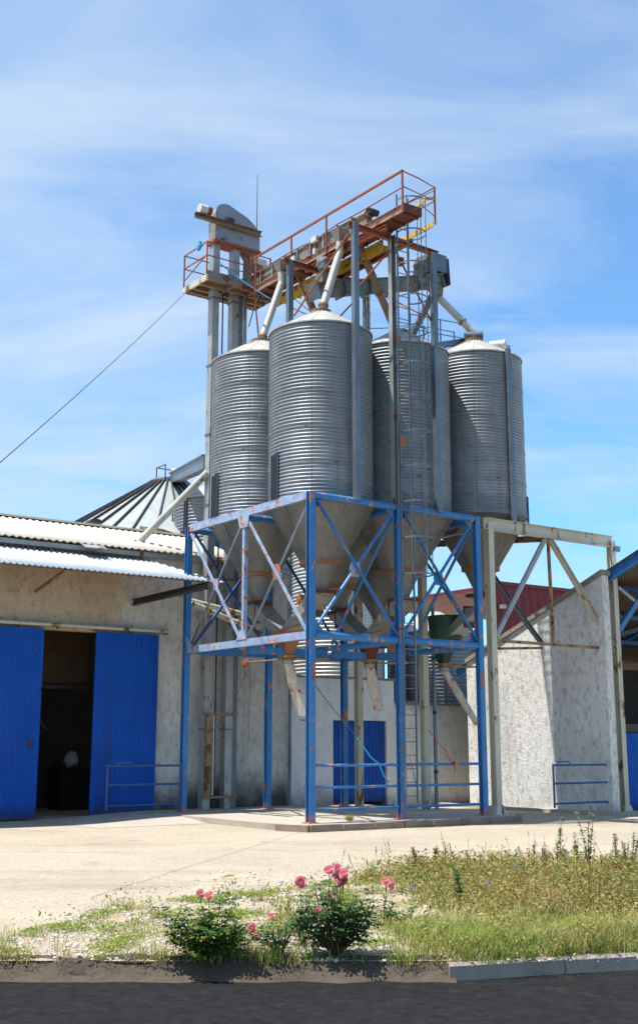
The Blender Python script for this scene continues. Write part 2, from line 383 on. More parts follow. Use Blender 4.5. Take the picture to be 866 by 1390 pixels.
# yard surface (gentle unevenness), cut along the kerb line
g = MB(); vs = []; nx, ny = 150, 150
xs = [-60+120*i/nx for i in range(nx+1)]
xs = sorted(set(xs+[-4+.12*i for i in range(90)]))
ys = [0, .05, .15, .3, .5, .8, 1.2, 1.7, 2.3, 3, 3.8, 4.7, 5.7, 6.8, 8, 9.5, 11, 13, 15, 18, 22, 30, 60, 160]
for t in ys:
    for x in xs:
        y = kerb_y(x)+t
        d = Vector((x, y, 0)); w = min(1, t/3)*max(0, 1-t/14)
        vs.append((x, y, GZ+.03*w*mnoise.noise(d*.35)+.012*w*mnoise.noise(d*1.3)))
n = len(xs); g.add(vs, [(j*n+i, j*n+i+1, (j+1)*n+i+1, (j+1)*n+i) for j in range(len(ys)-1) for i in range(n-1)])
tag(g.build('yard', M['yard'], frame=False), kind='structure')
g = MB(); vs = []
xr = [-60, -20]+[-8+.25*i for i in range(80)]+[20, 60]
for x in xr: vs += [(x, -40, -.25), (x, kerb_y(x)-.1, -.25)]
g.add(vs, [(2*i, 2*i+2, 2*i+3, 2*i+1) for i in range(len(xr)-1)])
tag(g.build('road', M['asphalt'], frame=False), kind='structure')
g = MB(); x = 1.05
while x < 12:      # kerb stones with fine joints, slightly uneven
    x1 = x+.995; dz = R.uniform(-.008, .008)
    h = -.118+dz; k = .13
    p0, p1 = kerb_y(x), kerb_y(x1-.008)
    vs = []
    for (yy, z) in ((-k, -.3), (-k, h-.02), (-k+.02, h), (0.0, h), (0.0, -.3)):
        vs += [(x, p0+yy, z), (x1-.008, p1+yy, z)]
    g.add(vs, [(2*i, 2*i+1, 2*i+3, 2*i+2) for i in range(4)]+[(0, 2, 4, 6, 8), (9, 7, 5, 3, 1)])
    x = x1
tag(g.build('kerb', M['kerb'], frame=False), kind='structure')
g = MB(); vs = []
for i in range(160):      # crumbling earth edge where the kerb stones are gone
    x = -6+7.1*i/159; jg = .06*mnoise.noise(Vector((x*2.3, 7, 0)))+.03*mnoise.noise(Vector((x*8, 1, 0)))
    for k, (dy, z) in enumerate(((.05+jg, GZ+.045+jg*.3), (-.03+jg, -.16+jg*.3), (-.09-.05*mnoise.noise(Vector((x*5, 2, 0))), -.215), (-.2-.12*mnoise.noise(Vector((x*3, 0, 0))), -.262))):
        vs.append((x, kerb_y(x)+dy, z+(.012*mnoise.noise(Vector((x*9, k, 0))) if k < 3 else 0)))
g.add(vs, [(i*4+k, (i+1)*4+k, (i+1)*4+k+1, i*4+k+1) for i in range(159) for k in range(3)])
tag(g.build('verge_edge', M['damp'], frame=False), kind='structure')
# soil of the verge, a low uneven sheet over the yard
back = [(-60, 1330), (0, 1282), (60, 1262), (160, 1232), (260, 1222), (360, 1212), (430, 1204), (480, 1196), (540, 1186), (620, 1182), (700, 1180), (780, 1176), (866, 1172), (1000, 1168)]
BW = [ground(*p) for p in back]
def verge_back(x):
    for (x0, y0), (x1, y1) in zip(BW, BW[1:]):
        if x0 <= x <= x1: return y0+(y1-y0)*(x-x0)/(x1-x0)
    return BW[0][1] if x < BW[0][0] else BW[-1][1]
def verge_z(x, y):
    e = min(1, max(0, (verge_back(x)-y)/.5))*min(1, max(0, (y-kerb_y(x))/.15+.1))
    return GZ+.006+e*(.035+.05*mnoise.noise(Vector((x*.9, y*.9, 0)))+.02*mnoise.noise(Vector((x*4, y*4, 3)))) + .03*e*max(0, min(1, (x-.3)/1.5))
g = MB(); vs = []; xn = 130; yn = 70
for j in range(yn+1):
    for i in range(xn+1):
        x = -4.5+13*i/xn; y0 = kerb_y(x)+.002; y1 = max(verge_back(x)+.25*mnoise.noise(Vector((x*1.7, 0, 9))), y0+.1); y = y0+(y1-y0)*j/yn
        z = verge_z(x, y)
        if j == yn: z = GZ-.05
        vs.append((x, y, z))
m = xn+1; g.add(vs, [(j*m+i, j*m+i+1, (j+1)*m+i+1, (j+1)*m+i) for j in range(yn) for i in range(xn)])
tag(g.build('verge', M['soil'], frame=False), kind='structure')
# raised slab under the tower
g = MB(); g.prism([(-.7, .15), (-.42, -.55), (4.4, -.7), (5.4, -.66), (5.95, -.1), (5.95, 6.6), (-.7, 6.6)], 'z', -.2, 0)
o = g.build('slab', M['slab']); tag(o, kind='structure')
g = MB(); ep = [(-.74, .16), (-.46, -.6), (4.4, -.75), (5.43, -.71), (5.99, -.12)]
for (x0, y0), (x1, y1) in zip(ep, ep[1:]):
    L = math.hypot(x1-x0, y1-y0); n = max(1, round(L/.8))
    for i in range(n):
        t0, t1 = i/n+.004, (i+1)/n-.004; j = R.uniform(-.012, .012)
        g.bar((x0+(x1-x0)*t0, y0+(y1-y0)*t0+j, -.08), (x0+(x1-x0)*t1, y0+(y1-y0)*t1+j, -.08), .12, .17+j)
tag(g.build('slab_kerb', M['brick_kerb']), kind='structure')
# the concrete ramp left of the slab and low apron along the right wall
g = MB(); vs = []
for i in range(25):
    for j in range(13):
        a = -3.4+2.75*i/24; b = 3.0+3.45*j/12; t = i/24
        e = t*t*(3-2*t)*min(1, j/5)
        vs.append((a, b, GZ+.005+.12*e))
g.add(vs, [(i*13+j, (i+1)*13+j, (i+1)*13+j+1, i*13+j+1) for i in range(24) for j in range(12)])
tag(g.build('ramp', M['slab']), kind='structure')
g = MB(); g.prism([(9.0, 6.6), (9.0, .2), (9.6, -.7), (12.5, -.9), (12.5, 0), (9.3, 0), (9.3, 6.6)], 'z', -.2, -.05)
tag(g.build('apron', M['slab']), kind='structure')

# ================================================================ SILOS
H0, H1 = 7.1, 11.4; RS = 1.25
def ring_profile(z0, z1, r, pitch=.086, amp=.013, seg=6):
    n = int(round((z1-z0)/pitch)); p = []
    for i in range(n*seg+1):
        t = i/(n*seg); p.append((r+amp*math.cos(2*PI*n*t), z0+(z1-z0)*t))
    return p
silo = thing('grain_silo', 'galvanised ringed silo at the front corner of the blue frame, nearest and largest', 'silo', (0, 0, 0))
s = silo
MB().lathe(ring_profile(H0, H1, RS), 0, 0, 112).build('barrel', M['silo'], s, 0 or 60)
g = MB(); nseg = 24                                  # pressed roof with raised radial seams
g.lathe([(RS+.03, H1-.03), (RS+.03, H1), (.75, H1+.32), (.25, H1+.6), (.0, H1+.62)], 0, 0, 72)
for i in range(nseg):
    t = 2*PI*i/nseg; c, d = math.cos(t), math.sin(t)
    g.bar((c*1.26, d*1.26, H1+.012), (c*.26, d*.26, H1+.605), .025, .022)
rf = g.build('roof', M['roof_cone'], s, 25)
for k in range(1, 5):
    z = H0+.86*k; MB().lathe([(RS+.005, z-.02), (RS+.0165, z-.017), (RS+.0165, z+.017), (RS+.005, z+.02)], 0, 0, 90).build('joint_band', M['joint'], s, 30)
g = MB(); g.lathe([(.2, H1+.57), (.2, H1+.63), (.26, H1+.635), (.26, H1+.675), (.12, H1+.69), (.0, H1+.69)], 0, 0, 24)
g.build('lid', M['brown_pipe'], sub(rf, s), 30)
g = MB(); g.lathe([(RS+.02, H0+.06), (RS+.025, H0-.04), (RS-.01, H0-.06), (.46, 5.78), (.44, 5.76)], 0, 0, 56)
for i in range(10):
    t = 2*PI*(i+.3)/10; c, d = math.cos(t), math.sin(t)
    g.bar((c*1.225, d*1.225, H0-.1), (c*.47, d*.47, 5.8), .03, .012)
hp = g.build('hopper_cone', M['cone'], s, 30)
g = MB(); g.lathe([(.44, 5.84), (.5, 5.83), (.5, 5.74), (.44, 5.73)], 0, 0, 40)
g.build('collar', M['orange_hopper'], sub(hp, s), 30)
g = MB(); g.lathe([(.44, 5.77), (.17, 5.2), (.17, 5.14)], 0, 0, 32); g.build('outlet_cone', M['cone'], s, 30)
g = MB(); g.box(-.26, .26, -.3, .3, 5.06, 5.14); g.bar((-.3, -.27, 5.1), (-.3, .27, 5.1), .03); g.build('slide_gate', M['rust_dark'], s, 0)
g = MB()
g.chan((-RS-.035, .14, H0+.02), (-RS-.035, .14, H0+1.15), .05, .09, .008, xa=(-1, 0, 0)); g.chan((-RS-.04, -.03, H0+.02), (-RS-.04, -.03, H0+1.2), .05, .09, .008, xa=(-1, 0, 0))
g.build('stiffener', M['grey_steel'], s, 0)
silo['obj'].location = world((1.25, 1.35, 0))
for (a, b, dz, lab) in ((1.25, 4.05, 0, 'galvanised ringed silo leftmost in the cluster, beside the elevator legs'),
                        (3.75, 1.35, 0, 'galvanised silo behind the caged ladder, half shaded by the front silo'),
                        (6.4, 1.35, .3, 'galvanised silo at the right end of the cluster with a diagonal shadow'),
                        (3.75, 4.05, -.1, 'galvanised silo hidden behind the ladder silo, only its hopper glimpsed under the beams')):
    c = copy_tree(silo['obj']); c.location = world((a, b, dz)); c['label'] = lab
for o in [x for x in COL.objects if x.name.startswith('grain_silo')]: o['group'] = 'ringed silos on the blue frame'

t = thing('standin_hopper', 'added empty steel hopper standing in for dark shapes behind the ladder silo', 'hopper', (5.6, 4.4, 5))  # added to block the sky between the cones, stands in for dark shapes
g = MB(); g.lathe([(.97, 6.82), (1.0, 6.8), (1.0, 6.2), (.4, 5.2), (.2, 4.85)], 5.6, 4.4, 40); g.build('cone', M['cone'], t, 30)
MB().lathe([(1.04, 6.85), (1.04, 6.78), (.98, 6.78), (.98, 6.85), (1.04, 6.85)], 5.6, 4.4, 40).build('rim', M['grey_steel'], t, 30)
MB().tube((5.6, 4.4, 4.88), (5.6, 4.4, 4.2), .16, 16).build('outlet', M['rust_dark'], t)
MB().bar((5.0, 4.4, 6.9), (6.6, 4.4, 6.9), .1).build('bearer', M['blue_dark'], t, 0)
# ================================================================ BLUE TOWER
T = thing('blue_steel_tower', 'blue painted steel frame with rust patches and crossed braces carrying the silos', 'tower', (0, 0, 0))
zt, zm = 7.12, 3.95
def post(a, b, z1=zt, m='blue', w=.19):
    g = MB(); g.ibeam((a, b, 0), (a, b, z1), w, w, .016, xa=(1, 0, 0)); g.box(a-.13, a+.13, b-.13, b+.13, .0, .02)
    return g.build('post', M[m], T, 0)
for a, b in ((0, 0), (2.5, 0), (5, 0), (0, 5.41), (2.5, 5.41), (5, 5.41)): post(a, b, m='blue', w=.155 if (a, b) == (0, 0) else .15)
def beam(p, q, kind='tube', m='blue', r=.085):
    g = MB()
    if kind == 'tube': g.tube(p, q, r, 14)
    elif kind == 'chan': g.chan(p, q, .08, .2, .012, xa=None)
    else: g.bar(p, q, .12, .17)
    return g.build('beam', M[m], T, 35)
for a0, a1 in ((.1, 2.4), (2.6, 4.9)):
    beam((a0, 0, zt-.06), (a1, 0, zt-.06)); beam((a0, 0, zm), (a1, 0, zm), r=.09)
    beam((a0, 5.41, zt-.08), (a1, 5.41, zt-.08)); beam((a0, 5.41, zm), (a1, 5.41, zm), 'bar')
for b0, b1 in ((.1, 2.6), (2.8, 5.31)):
    beam((2.5, b0, zt-.1), (2.5, b1, zt-.1)); beam((5, b0, zt-.1), (5, b1, zt-.1))
    beam((2.5, b0, zm-.02), (2.5, b1, zm-.02), r=.075); beam((5, b0, zm-.02), (5, b1, zm-.02), r=.075)
for a0, a1 in ((.1, 2.4), (2.6, 4.9)): beam((a0, 2.7, zt-.15), (a1, 2.7, zt-.15)); beam((a0, 2.7, zm-.15), (a1, 2.7, zm-.15), 'bar')
g = MB(); g.chan((0, .1, zt-.05), (0, 5.31, zt-.05), .1, .19, .014, xa=(1, 0, 0)); g.build('beam', M['blue_sunlit'], T, 0)['label'] = 'blue top beam in a sunlit tint with orange rust'
g = MB(); g.chan((0, .1, zm), (0, 5.31, zm), .1, .17, .014, xa=(1, 0, 0)); g.build('beam', M['blue_sunlit'], T, 0)['label'] = 'pale lower beam in a sunlit tint with rusty edge'
g = MB(); g.chan((0, 2.7, zm+.08), (0, 2.7, zt-.14), .1, .1, .01, xa=(1, 0, 0)); g.build('strut', M['blue_sunlit'], T, 0)
def brace(p, q, kind, m, r=.04):
    g = MB()
    if kind == 'angle': g.angle(p, q, .085, .01, xa=(1, 0, 0))
    elif kind == 'tube': g.tube(p, q, r, 10)
    else: g.bar(p, q, .03, .072, xa=(1, 0, 0))
    return g.build('brace', M[m], T, 30)
zb, zu = zm+.1, zt-.2
brace((-.03, 2.58, zu), (-.03, .12, zb), 'bar', 'blue_sunlit'); brace((.03, .12, zu), (.03, 2.6, zb), 'bar', 'grey_steel')
brace((-.03, 5.25, zu), (-.03, 2.82, zb), 'bar', 'blue_sunlit'); brace((.03, 2.82, zu), (.03, 5.25, zb), 'bar', 'grey_steel')
for a0 in (0, 2.5):
    brace((a0+.12, -.02, zu), (a0+2.38, -.02, zb), 'angle', 'blue'); brace((a0+2.38, .06, zu), (a0+.12, .06, zb), 'tube', 'blue')
    brace((a0+2.38, 5.41, zu), (a0+.12, 5.41, zb), 'angle', 'blue_dark'); brace((a0+.12, 5.36, zu), (a0+2.38, 5.36, zb), 'angle', 'blue_dark')
for a in (2.5, 5):
    brace((a, .12, zu), (a, 2.6, zb), 'tube', 'blue'); brace((a+.05, 2.6, zu), (a+.05, .12, zb), 'angle', 'blue')
def gusset(pts, axis, c, t, m='blue'):
    return MB().prism(pts, axis, c-t/2, c+t/2).build('gusset_plate', M[m], T, 0)
def diam(x, y, r): return [(x-r*.7, y-r), (x+r*.5, y-r*1.05), (x+r, y), (x+r*.6, y+r*1.1), (x-r*.6, y+r), (x-r, y)]
zc = (zb+zu)/2
gusset(diam(1.35, zc, .17), 'a', -.0, .012, 'orange_hopper'); gusset(diam(4.03, zc, .13), 'a', -.0, .012, 'blue_sunlit')
gusset(diam(1.25, zc, .16), 'b', .02, .012, 'blue_sunlit'); gusset(diam(3.75, zc, .16), 'b', .02, .012)
for a0 in (0, 2.5):
    for sx, a in ((1, a0+.09), (-1, a0+2.41)):
        gusset([(a, zm+.08), (a+sx*.3, zm+.08), (a, zm+.42)], 'b', .03, .012)
        gusset([(a, zt-.14), (a+sx*.25, zt-.14), (a, zt-.42)], 'b', .03, .012)
gusset([(2.45, zt-.15), (2.95, zt-.15), (2.85, zt-.42), (2.5, zt-.42)], 'a', -.06, .012, 'blue_sunlit')
gusset([(2.5, zm+.08), (2.95, zm+.08), (2.8, zm+.3), (2.6, zm+.3)], 'a', -.06, .012, 'blue_sunlit')
gusset([(5.31, zm+.08), (5.0, zm+.08), (5.31, zm+.35)], 'a', -.06, .012, 'blue_sunlit')
for a0 in (.1, 2.6):
    for z, r in ((1.18, .032), (.72, .03), (.26, .032)):
        MB().tube((a0, .0, z), (a0+2.3, .0, z), r, 10).build('guard_rail', M['blue'], T)
# orange patch plates on the posts
MB().box(-.0, .07, -.082, -.0785, 2.93, 3.35).build('paint_patch', M['orange_hopper'], T, 0)
MB().box(4.95, 5.03, -.08, -.0765, 2.93, 3.3).build('paint_patch', M['orange_hopper'], T, 0)

# hinged three-bar barriers
def barrier(org, a0, a1, b, label, latch_at):
    t = thing('barrier_gate', label, 'gate', org, 'low three bar barrier gates')
    g = MB(); g.tube((a0, b, .1), (a0, b, 1.15), .028, 8).build('upright', M['blue_dark'], t)
    MB().tube((a1, b, .1), (a1, b, 1.15), .028, 8).build('upright', M['blue_dark'], t)
    for z in (1.12, .68, .2): MB().tube((a0, b, z), (a1, b, z), .026, 8).build('bar', M['blue_dark'], t)
    g = MB(); x = latch_at; g.path([(x, b, 1.12), (x+.05, b, 1.2), (x+.42, b, 1.2), (x+.48, b, 1.12)], .018, 6).build('handle', M['blue_dark'], t)
barrier((-.15, 5.3, 0), -2.12, -.15, 5.3, 'low blue three bar barrier before the right leaf of the big blue door', -1.9)
barrier((9.75, -.02, 0), 7.35, 9.72, -.02, 'low blue three bar barrier against the pitted white gable wall', 7.5)

# ================================================================ BEIGE FRAME (right of the tower)
F = thing('beige_steel_frame', 'weathered beige steel portal frame with slanted braces right of the blue tower', 'frame', (5.42, 0, 0))
for a, b in ((5.42, 0), (9.96, 0), (5.42, 5.3), (5.6, 2.75)):
    g = MB(); z0 = -.13 if a > 9 else 0
    g.ibeam((a, b, z0), (a, b, 7.0 if b == 0 else 6.9), .17, .19, .016, xa=(1, 0, 0))
    if b == 0: g.frust((a, b, z0+.001), .34, .34, (a, b, z0+.22), .22, .24, True)
    g.build('post', M['beige'], F, 0)
MB().ibeam((5.25, 0, 6.98), (10.0, 0, 6.98), .16, .3, .018).build('top_beam', M['beige'], F, 0)
MB().ibeam((5.4, 2.75, 6.95), (9.9, 2.75, 6.6), .12, .16, .012)
MB().ibeam((7.6, .1, 6.85), (5.7, 2.6, 6.85), .12, .16, .012).build('tie_beam', M['beige_rusty'], F, 0)
MB().tube((7.42, 0, 6.8), (5.56, 0, 4.2), .07, 12).build('brace', M['pale_steel'], F)
MB().chan((7.62, 0, 6.8), (9.93, 0, 4.05), .1, .14, .012, xa=(0, -1, 0)).build('brace', M['beige'], F, 0)
MB().chan((5.66, .25, 5.85), (7.42, .25, 4.12), .07, .12, .01, xa=(0, -1, 0)).build('brace', M['grey_steel'], F, 0)
MB().bar((7.53, 0, 6.82), (7.57, 0, 4.12), .05, .08).build('strut', M['beige_rusty'], F, 0)
MB().angle((5.52, 0, 4.07), (9.95, 0, 4.07), .07, .012).build('tie', M['beige_rusty'], F, 0)
MB().bar((7.4, .2, 4.02), (5.62, 2.6, 4.05), .06, .06).build('tie', M['beige_rusty'], F, 0)
g = MB(); g.box(9.98, 10.2, -.12, .05, 6.72, 6.86); g.build('bracket', M['grey_steel'], F, 0)
g = MB()
for a in (6.75, 7.2): g.bar((a, .35, 7.1), (a, .35, 7.95), .04)
for z in (7.9, 7.5): g.bar((5.9, .35, z), (7.22, .35, z), .025)
g.build('handrail', M['blue_dark'], F, 0)
MB().ibeam((5.42, .1, 6.98), (5.42, 5.3, 6.98), .14, .22, .014).build('top_beam', M['beige'], F, 0)
t = thing('grey_pipe_riser', 'thin grey conduit standing behind the ladder between the back posts', 'pipe', (5.9, 2.7, 0))
MB().tube((5.95, 2.75, 0), (5.95, 2.75, 5.2), .045, 10).build('riser', M['grey_steel'], t)
g = MB()
for z in (.9, 2.4, 3.8): g.tube((5.95, 2.75, z), (5.95, 2.75, z+.08), .06, 10)
g.build('clamp', M['dark'], t)

# ================================================================ BAGGING SPOUTS under the silos
def spout(a, lab, hop, slab, sleeve_d, extra=None, back=True):
    t = thing('bagging_spout', lab, 'spout', (a, 2.7, 3.6), 'bagging spouts under the silos')
    def duct(b0):
        g = MB(); sgn = 1 if b0 < 2.7 else -1
        g.frust((a, b0, 5.06), .46, .46, (a, b0+sgn*.25, 4.85), .5, .5)
        g.frust((a, b0+sgn*.25, 4.85), .5, .5, (a, 2.7-sgn*.17, 4.28), .5, .34)
        g.build('chute', M['chute'], t, 0)
        g = MB(); g.bar((a-.26, b0+sgn*.25, 4.85), (a+.26, b0+sgn*.25, 4.85), .03, .56); g.build('flange', M['rust_dark'], t, 0)
    duct(1.35)
    if back: duct(4.05)
    g = MB(); g.frust((a, 2.7, 4.28), .62, .7, (a, 2.7, 4.12), .42, .46); g.frust((a, 2.7, 4.12), .42, .46, (a, 2.7, 3.72), .2, .2)
    g.build('hopper', M[hop], t, 0)
    g = MB(); g.box(a-.15, a+.15, 2.55, 2.85, 3.66, 3.72); g.box(a-.11, a+.11, 2.59, 2.81, 3.58, 3.66); g.build('flange', M['brass'], t, 0)
    g = MB(); g.tube((a, 2.7, 3.5), (a, 2.7, 3.6), .14, 20); g.build('clamp_ring', M['pale_steel'], t)
    g = MB(); g.bar((a+.1, 2.5, 3.62), (a+1.1, 2.5, 3.66), .03, .05); g.build('lever', M['brass'], t, 0)
    if extra: extra(t)
    # the plastic sack sleeve tied under it
    sl = []; n = 22; K = 26
    sl_mb = MB(); vs = []
    for k in range(K+1):
        f = k/K; c = Vector((a, 2.7, 3.56))+Vector(sleeve_d)*(f**1.25)
        w = (.1+.05*math.sin(f*PI*.8)+.02*mnoise.noise(Vector((f*5, a, 0))))*(1-.35*(f if slab[1] else 0)); th = w*(1-.72*min(1, f*2.2))
        for i in range(n):
            t_ = 2*PI*i/n; wr = 1+.14*mnoise.noise(Vector((math.cos(t_)*2, math.sin(t_)*2+a, f*4)))
            vs.append(c+Vector((math.cos(t_)*w*wr*.9, -math.cos(t_)*w*wr*.45, 0))+Vector((.45, .9, 0))*math.sin(t_)*th*wr)
    sl_mb.add(vs, [(k*n+i, k*n+(i+1) % n, (k+1)*n+(i+1) % n, (k+1)*n+i) for k in range(K) for i in range(n)])
    o = sl_mb.build('sack_sleeve', M['sleeve'], None, 60)
    tag(o, slab[0], 'sleeve', 'plastic sack sleeves')
    return t
def pull(t):
    g = MB(); g.tube((1.12, 2.85, 3.62), (1.0, 4.25, 3.62), .018, 8); g.build('lever_rod', M['brown_pipe'], t)
    g = MB(); g.tube((.97, 4.2, 3.6), (1.03, 4.2, 3.6), .11, 16); g.tube((.95, 4.2, 3.6), (1.05, 4.2, 3.6), .05, 12); g.build('pulley', M['rust'], t)
    g = MB(); g.tube((1.2, 2.15, 5.0), (1.26, 2.15, 5.0), .14, 18); g.tube((1.17, 2.15, 5.0), (1.29, 2.15, 5.0), .04, 10); g.build('handwheel', M['orange_hopper'], t)
spout(1.25, 'pale chutes joining into an orange brown hopper behind the tower left face', 'orange_hopper',
      ('crumpled plastic sleeve with red print hanging slanted beside the front blue post', False), (.28, -.28, -1.28), pull)
def ladd(t):
    g = MB(); g.frust((3.9, 2.3, 4.6), .3, .2, (4.2, 2.2, 3.9), .26, .2, True); g.build('side_chute', M['orange_hopper'], t, 0)
spout(3.75, 'dark rusty twin chutes and brown hopper left of the ladder', 'rust_dark',
      ('wide plastic sleeve with red print hanging straight in front of the blue store door', False), (.2, -.12, -1.12), ladd)
def gr(t):
    g = MB(); g.lathe([(.5, 4.95), (.46, 4.4), (.22, 4.08)], 6.25, 2.55, 24); g.build('green_funnel', M['green'], t)
spout(6.25, 'spout with a dark green funnel behind the right blue post', 'green',
      ('long twisted plastic sleeve pulled sideways towards the right blue post', True), (.7, -.5, -1.45), gr, back=False)

# ================================================================ CATWALK AND GANTRY
KLOW = .17
K = thing('rusty_catwalk', 'rusty red and yellow catwalk with conveyor trough and handrail above the silos', 'catwalk', (2.5, 0, 14))
def kp(name, mb, m, sm=0):
    for v in mb.v:
        if v.z > 13: v.z -= KLOW*min(1, (v.z-13)/.5)
    return mb.build(name, M[m], K, sm)
kp('stringer', MB().chan((2.0, -1.0, 14.33), (2.0, 5.6, 14.33), .05, .2, .012, xa=(-1, 0, 0)), 'rust_pink')
kp('stringer', MB().chan((2.52, -1.0, 14.33), (2.52, 5.6, 14.33), .05, .2, .012, xa=(1, 0, 0)), 'rust')
g = MB(); g.box(2.02, 2.5, -1.0, 5.6, 14.25, 14.265)
for i in range(14): g.box(2.02, 2.5, -.95+i*.49, -.9+i*.49, 14.17, 14.25)
kp('floor_plate', g, 'rust_dark')
kp('end_plate', MB().box(1.98, 2.54, -1.03, -1.0, 14.22, 14.44), 'rust_dark')
g = MB(); g.prism([(2.06, 14.45), (2.46, 14.45), (2.46, 14.78), (2.5, 14.80), (2.5, 14.82), (2.02, 14.82), (2.02, 14.80), (2.06, 14.78)], 'b', 1.0, 5.9)
kp('conveyor_trough', g, 'trough')
g = MB()
for i in range(9): g.box(2.0, 2.52, 1.05+i*.6, 1.09+i*.6, 14.44, 14.86)
kp('trough_flange', g, 'pale_steel')
g = MB(); g.tube((2.15, .55, 14.75), (2.15, .9, 14.75), .13, 16); g.tube((2.15, .42, 14.75), (2.15, .55, 14.75), .1, 16); g.box(2.05, 2.35, .5, .95, 14.45, 14.64); kp('drive_motor', g, 'brown_pipe', 35)
g = MB(); g.tube((2.0, .38, 14.77), (2.3, .38, 14.77), .09, 14); kp('gearbox', g, 'dark', 35)
g = MB(); g.box(2.62, 3.05, .65, 5.5, 14.12, 14.13)
for i in range(9): g.box(2.6, 3.07, .7+i*.58, .74+i*.58, 14.07, 14.12)
kp('walkway_plate', g, 'yellow')
kp('walkway_edge', MB().chan((3.06, -.85, 14.4-.17), (3.06, 5.5, 14.4-.17), .04, .12, .01, xa=(1, 0, 0)), 'yellow_bar')
g = MB(); g.prism([(.5, 14.2), (5.5, 14.2), (5.5, 13.86), (.85, 13.86), (.5, 13.95)], 'a', 2.56, 2.58); kp('walkway_apron', g, 'yellow')
g = MB(); g.bar((3.06, -.9, 14.92), (2.75, -.9, 14.78), .03, .07); g.bar((2.75, -.9, 14.78), (2.6, -.2, 14.5), .03, .07); kp('outrigger', g, 'yellow_bar')
for b in (-.98, 2.1, 3.7, 5.45): kp('rail_post', MB().bar((1.98, b, 14.25), (1.98, b, 15.3), .04), 'rust')
kp('top_rail', MB().bar((1.98, -1.0, 15.28), (1.98, 5.6, 15.28), .05), 'rust')
g = MB(); g.path([(1.98, -.98, 14.85), (1.98, .6, 14.83), (1.98, 1.6, 14.86), (2.0, 2.1, 14.84), (1.93, 2.6, 14.72), (1.9, 3.1, 14.76), (1.98, 3.7, 14.84), (1.97, 5.5, 14.8)], .017, 6); kp('mid_rail', g, 'rust', 40)
for b in (-.92, 2.2, 4.6): kp('rail_post', MB().bar((3.06, b, 14.2), (3.06, b, 15.2), .035), 'rust')
kp('top_rail', MB().path([(1.98, -.98, 15.28), (2.5, -1.0, 15.22), (3.06, -.92, 15.18), (3.06, 4.6, 15.18)], .017, 6), 'rust', 40)
kp('mid_rail', MB().path([(1.98, -.98, 14.88), (3.06, -.92, 14.82), (3.06, 4.6, 14.78)], .015, 6), 'rust', 40)
kp('mid_rail', MB().path([(2.1, -1.0, 14.45), (3.06, -.92, 15.1)], .013, 6), 'rust', 40)
kp('toe_rail', MB().path([(2.54, -1.0, 14.55), (3.06, -.92, 14.4)], .013, 6), 'rust', 40)
def gp(name, p, q, w, m, kind='chan', xa=(0, -1, 0)):
    g = MB()
    if kind == 'chan': g.chan(p, q, w, w*1.1, .012, xa=xa)
    elif kind == 'bar': g.bar(p, q, w)
    elif kind == 'ib': g.ibeam(p, q, w, w*1.2, .012)
    return kp(name, g, m)
gp('gantry_post', (1.24, -.07, 7.05), (1.24, -.07, 14.08), .13, 'grey_steel', xa=(0, 1, 0)); gp('gantry_post', (3.72, -.07, 7.05), (3.72, -.07, 13.92), .13, 'grey_steel', xa=(0, 1, 0))
gp('gantry_post', (1.25, 2.7, 11.75), (1.25, 2.7, 14.05), .13, 'grey_steel', xa=(0, 1, 0)); gp('gantry_post', (3.75, 2.7, 11.2), (3.75, 2.7, 14.0), .13, 'grey_steel', xa=(0, 1, 0))
gp('gantry_post', (2.42, -.02, 7.05), (2.42, -.02, 14.1), .13, 'pale_steel')
gp('cross_beam', (1.1, 0, 14.02), (3.95, 0, 13.96), .11, 'rust', 'ib'); gp('cross_beam', (1.05, 2.7, 14.0), (3.95, 2.7, 13.95), .11, 'rust', 'ib')
gp('cross_beam', (2.05, -.3, 14.1), (2.05, 3.1, 14.1), .1, 'rust', 'ib'); gp('cross_beam', (2.95, -.2, 14.0), (2.95, 3.1, 14.0), .09, 'rust', 'ib')
for p, q in (((2.42, -.02, 13.75), (1.3, -.02, 12.2)), ((2.5, -.02, 13.75), (3.68, -.02, 11.9)), ((1.3, 2.7, 13.9), (2.3, 2.7, 12.2)), ((3.7, 2.7, 13.8), (2.6, 2.7, 12.4)), ((1.25, .2, 13.9), (1.25, 2.5, 12.3)), ((.9, 3.9, 13.8), (1.6, 4.6, 11.9)), ((3.75, .2, 12.1), (3.75, 2.5, 13.8))):
    gp('gantry_brace', p, q, .035, 'rust', 'bar')
g = MB(); g.box(1.0, 1.9, 2.55, 2.85, 11.55, 11.72); kp('post_foot', g, 'grey_steel')
# narrow iron ladder on the rear gantry post
g = MB()
for b in (2.42, 2.55): g.bar((3.65, b, 11.7), (3.65, b, 13.9), .02)
for i in range(9): g.bar((3.65, 2.42, 11.8+i*.25), (3.65, 2.55, 11.8+i*.25), .015)
kp('step_iron', g, 'pale_steel')
# drive unit hanging below the trough
g = MB(); g.tube((1.85, 2.15, 14.1), (1.9, 2.1, 13.75), .14, 16); g.tube((1.85, 2.15, 13.98), (1.88, 2.12, 13.93), .18, 16); kp('hanging_gearbox', g, 'pale_steel', 35)
g = MB(); g.box(1.75, 1.95, 1.95, 2.3, 13.25, 13.62); g.box(1.97, 2.2, 1.95, 2.2, 13.35, 13.68); kp('slide_box', g, 'green_grey')
for q6 in ((1.9, 2.02, 3.45, 3.6, 14.4, 14.62), (1.9, 2.0, 2.45, 2.7, 14.7, 14.85), (1.9, 2.05, 2.5, 2.6, 14.35, 14.5)): kp('switch_box', MB().box(*q6), 'white_motor')

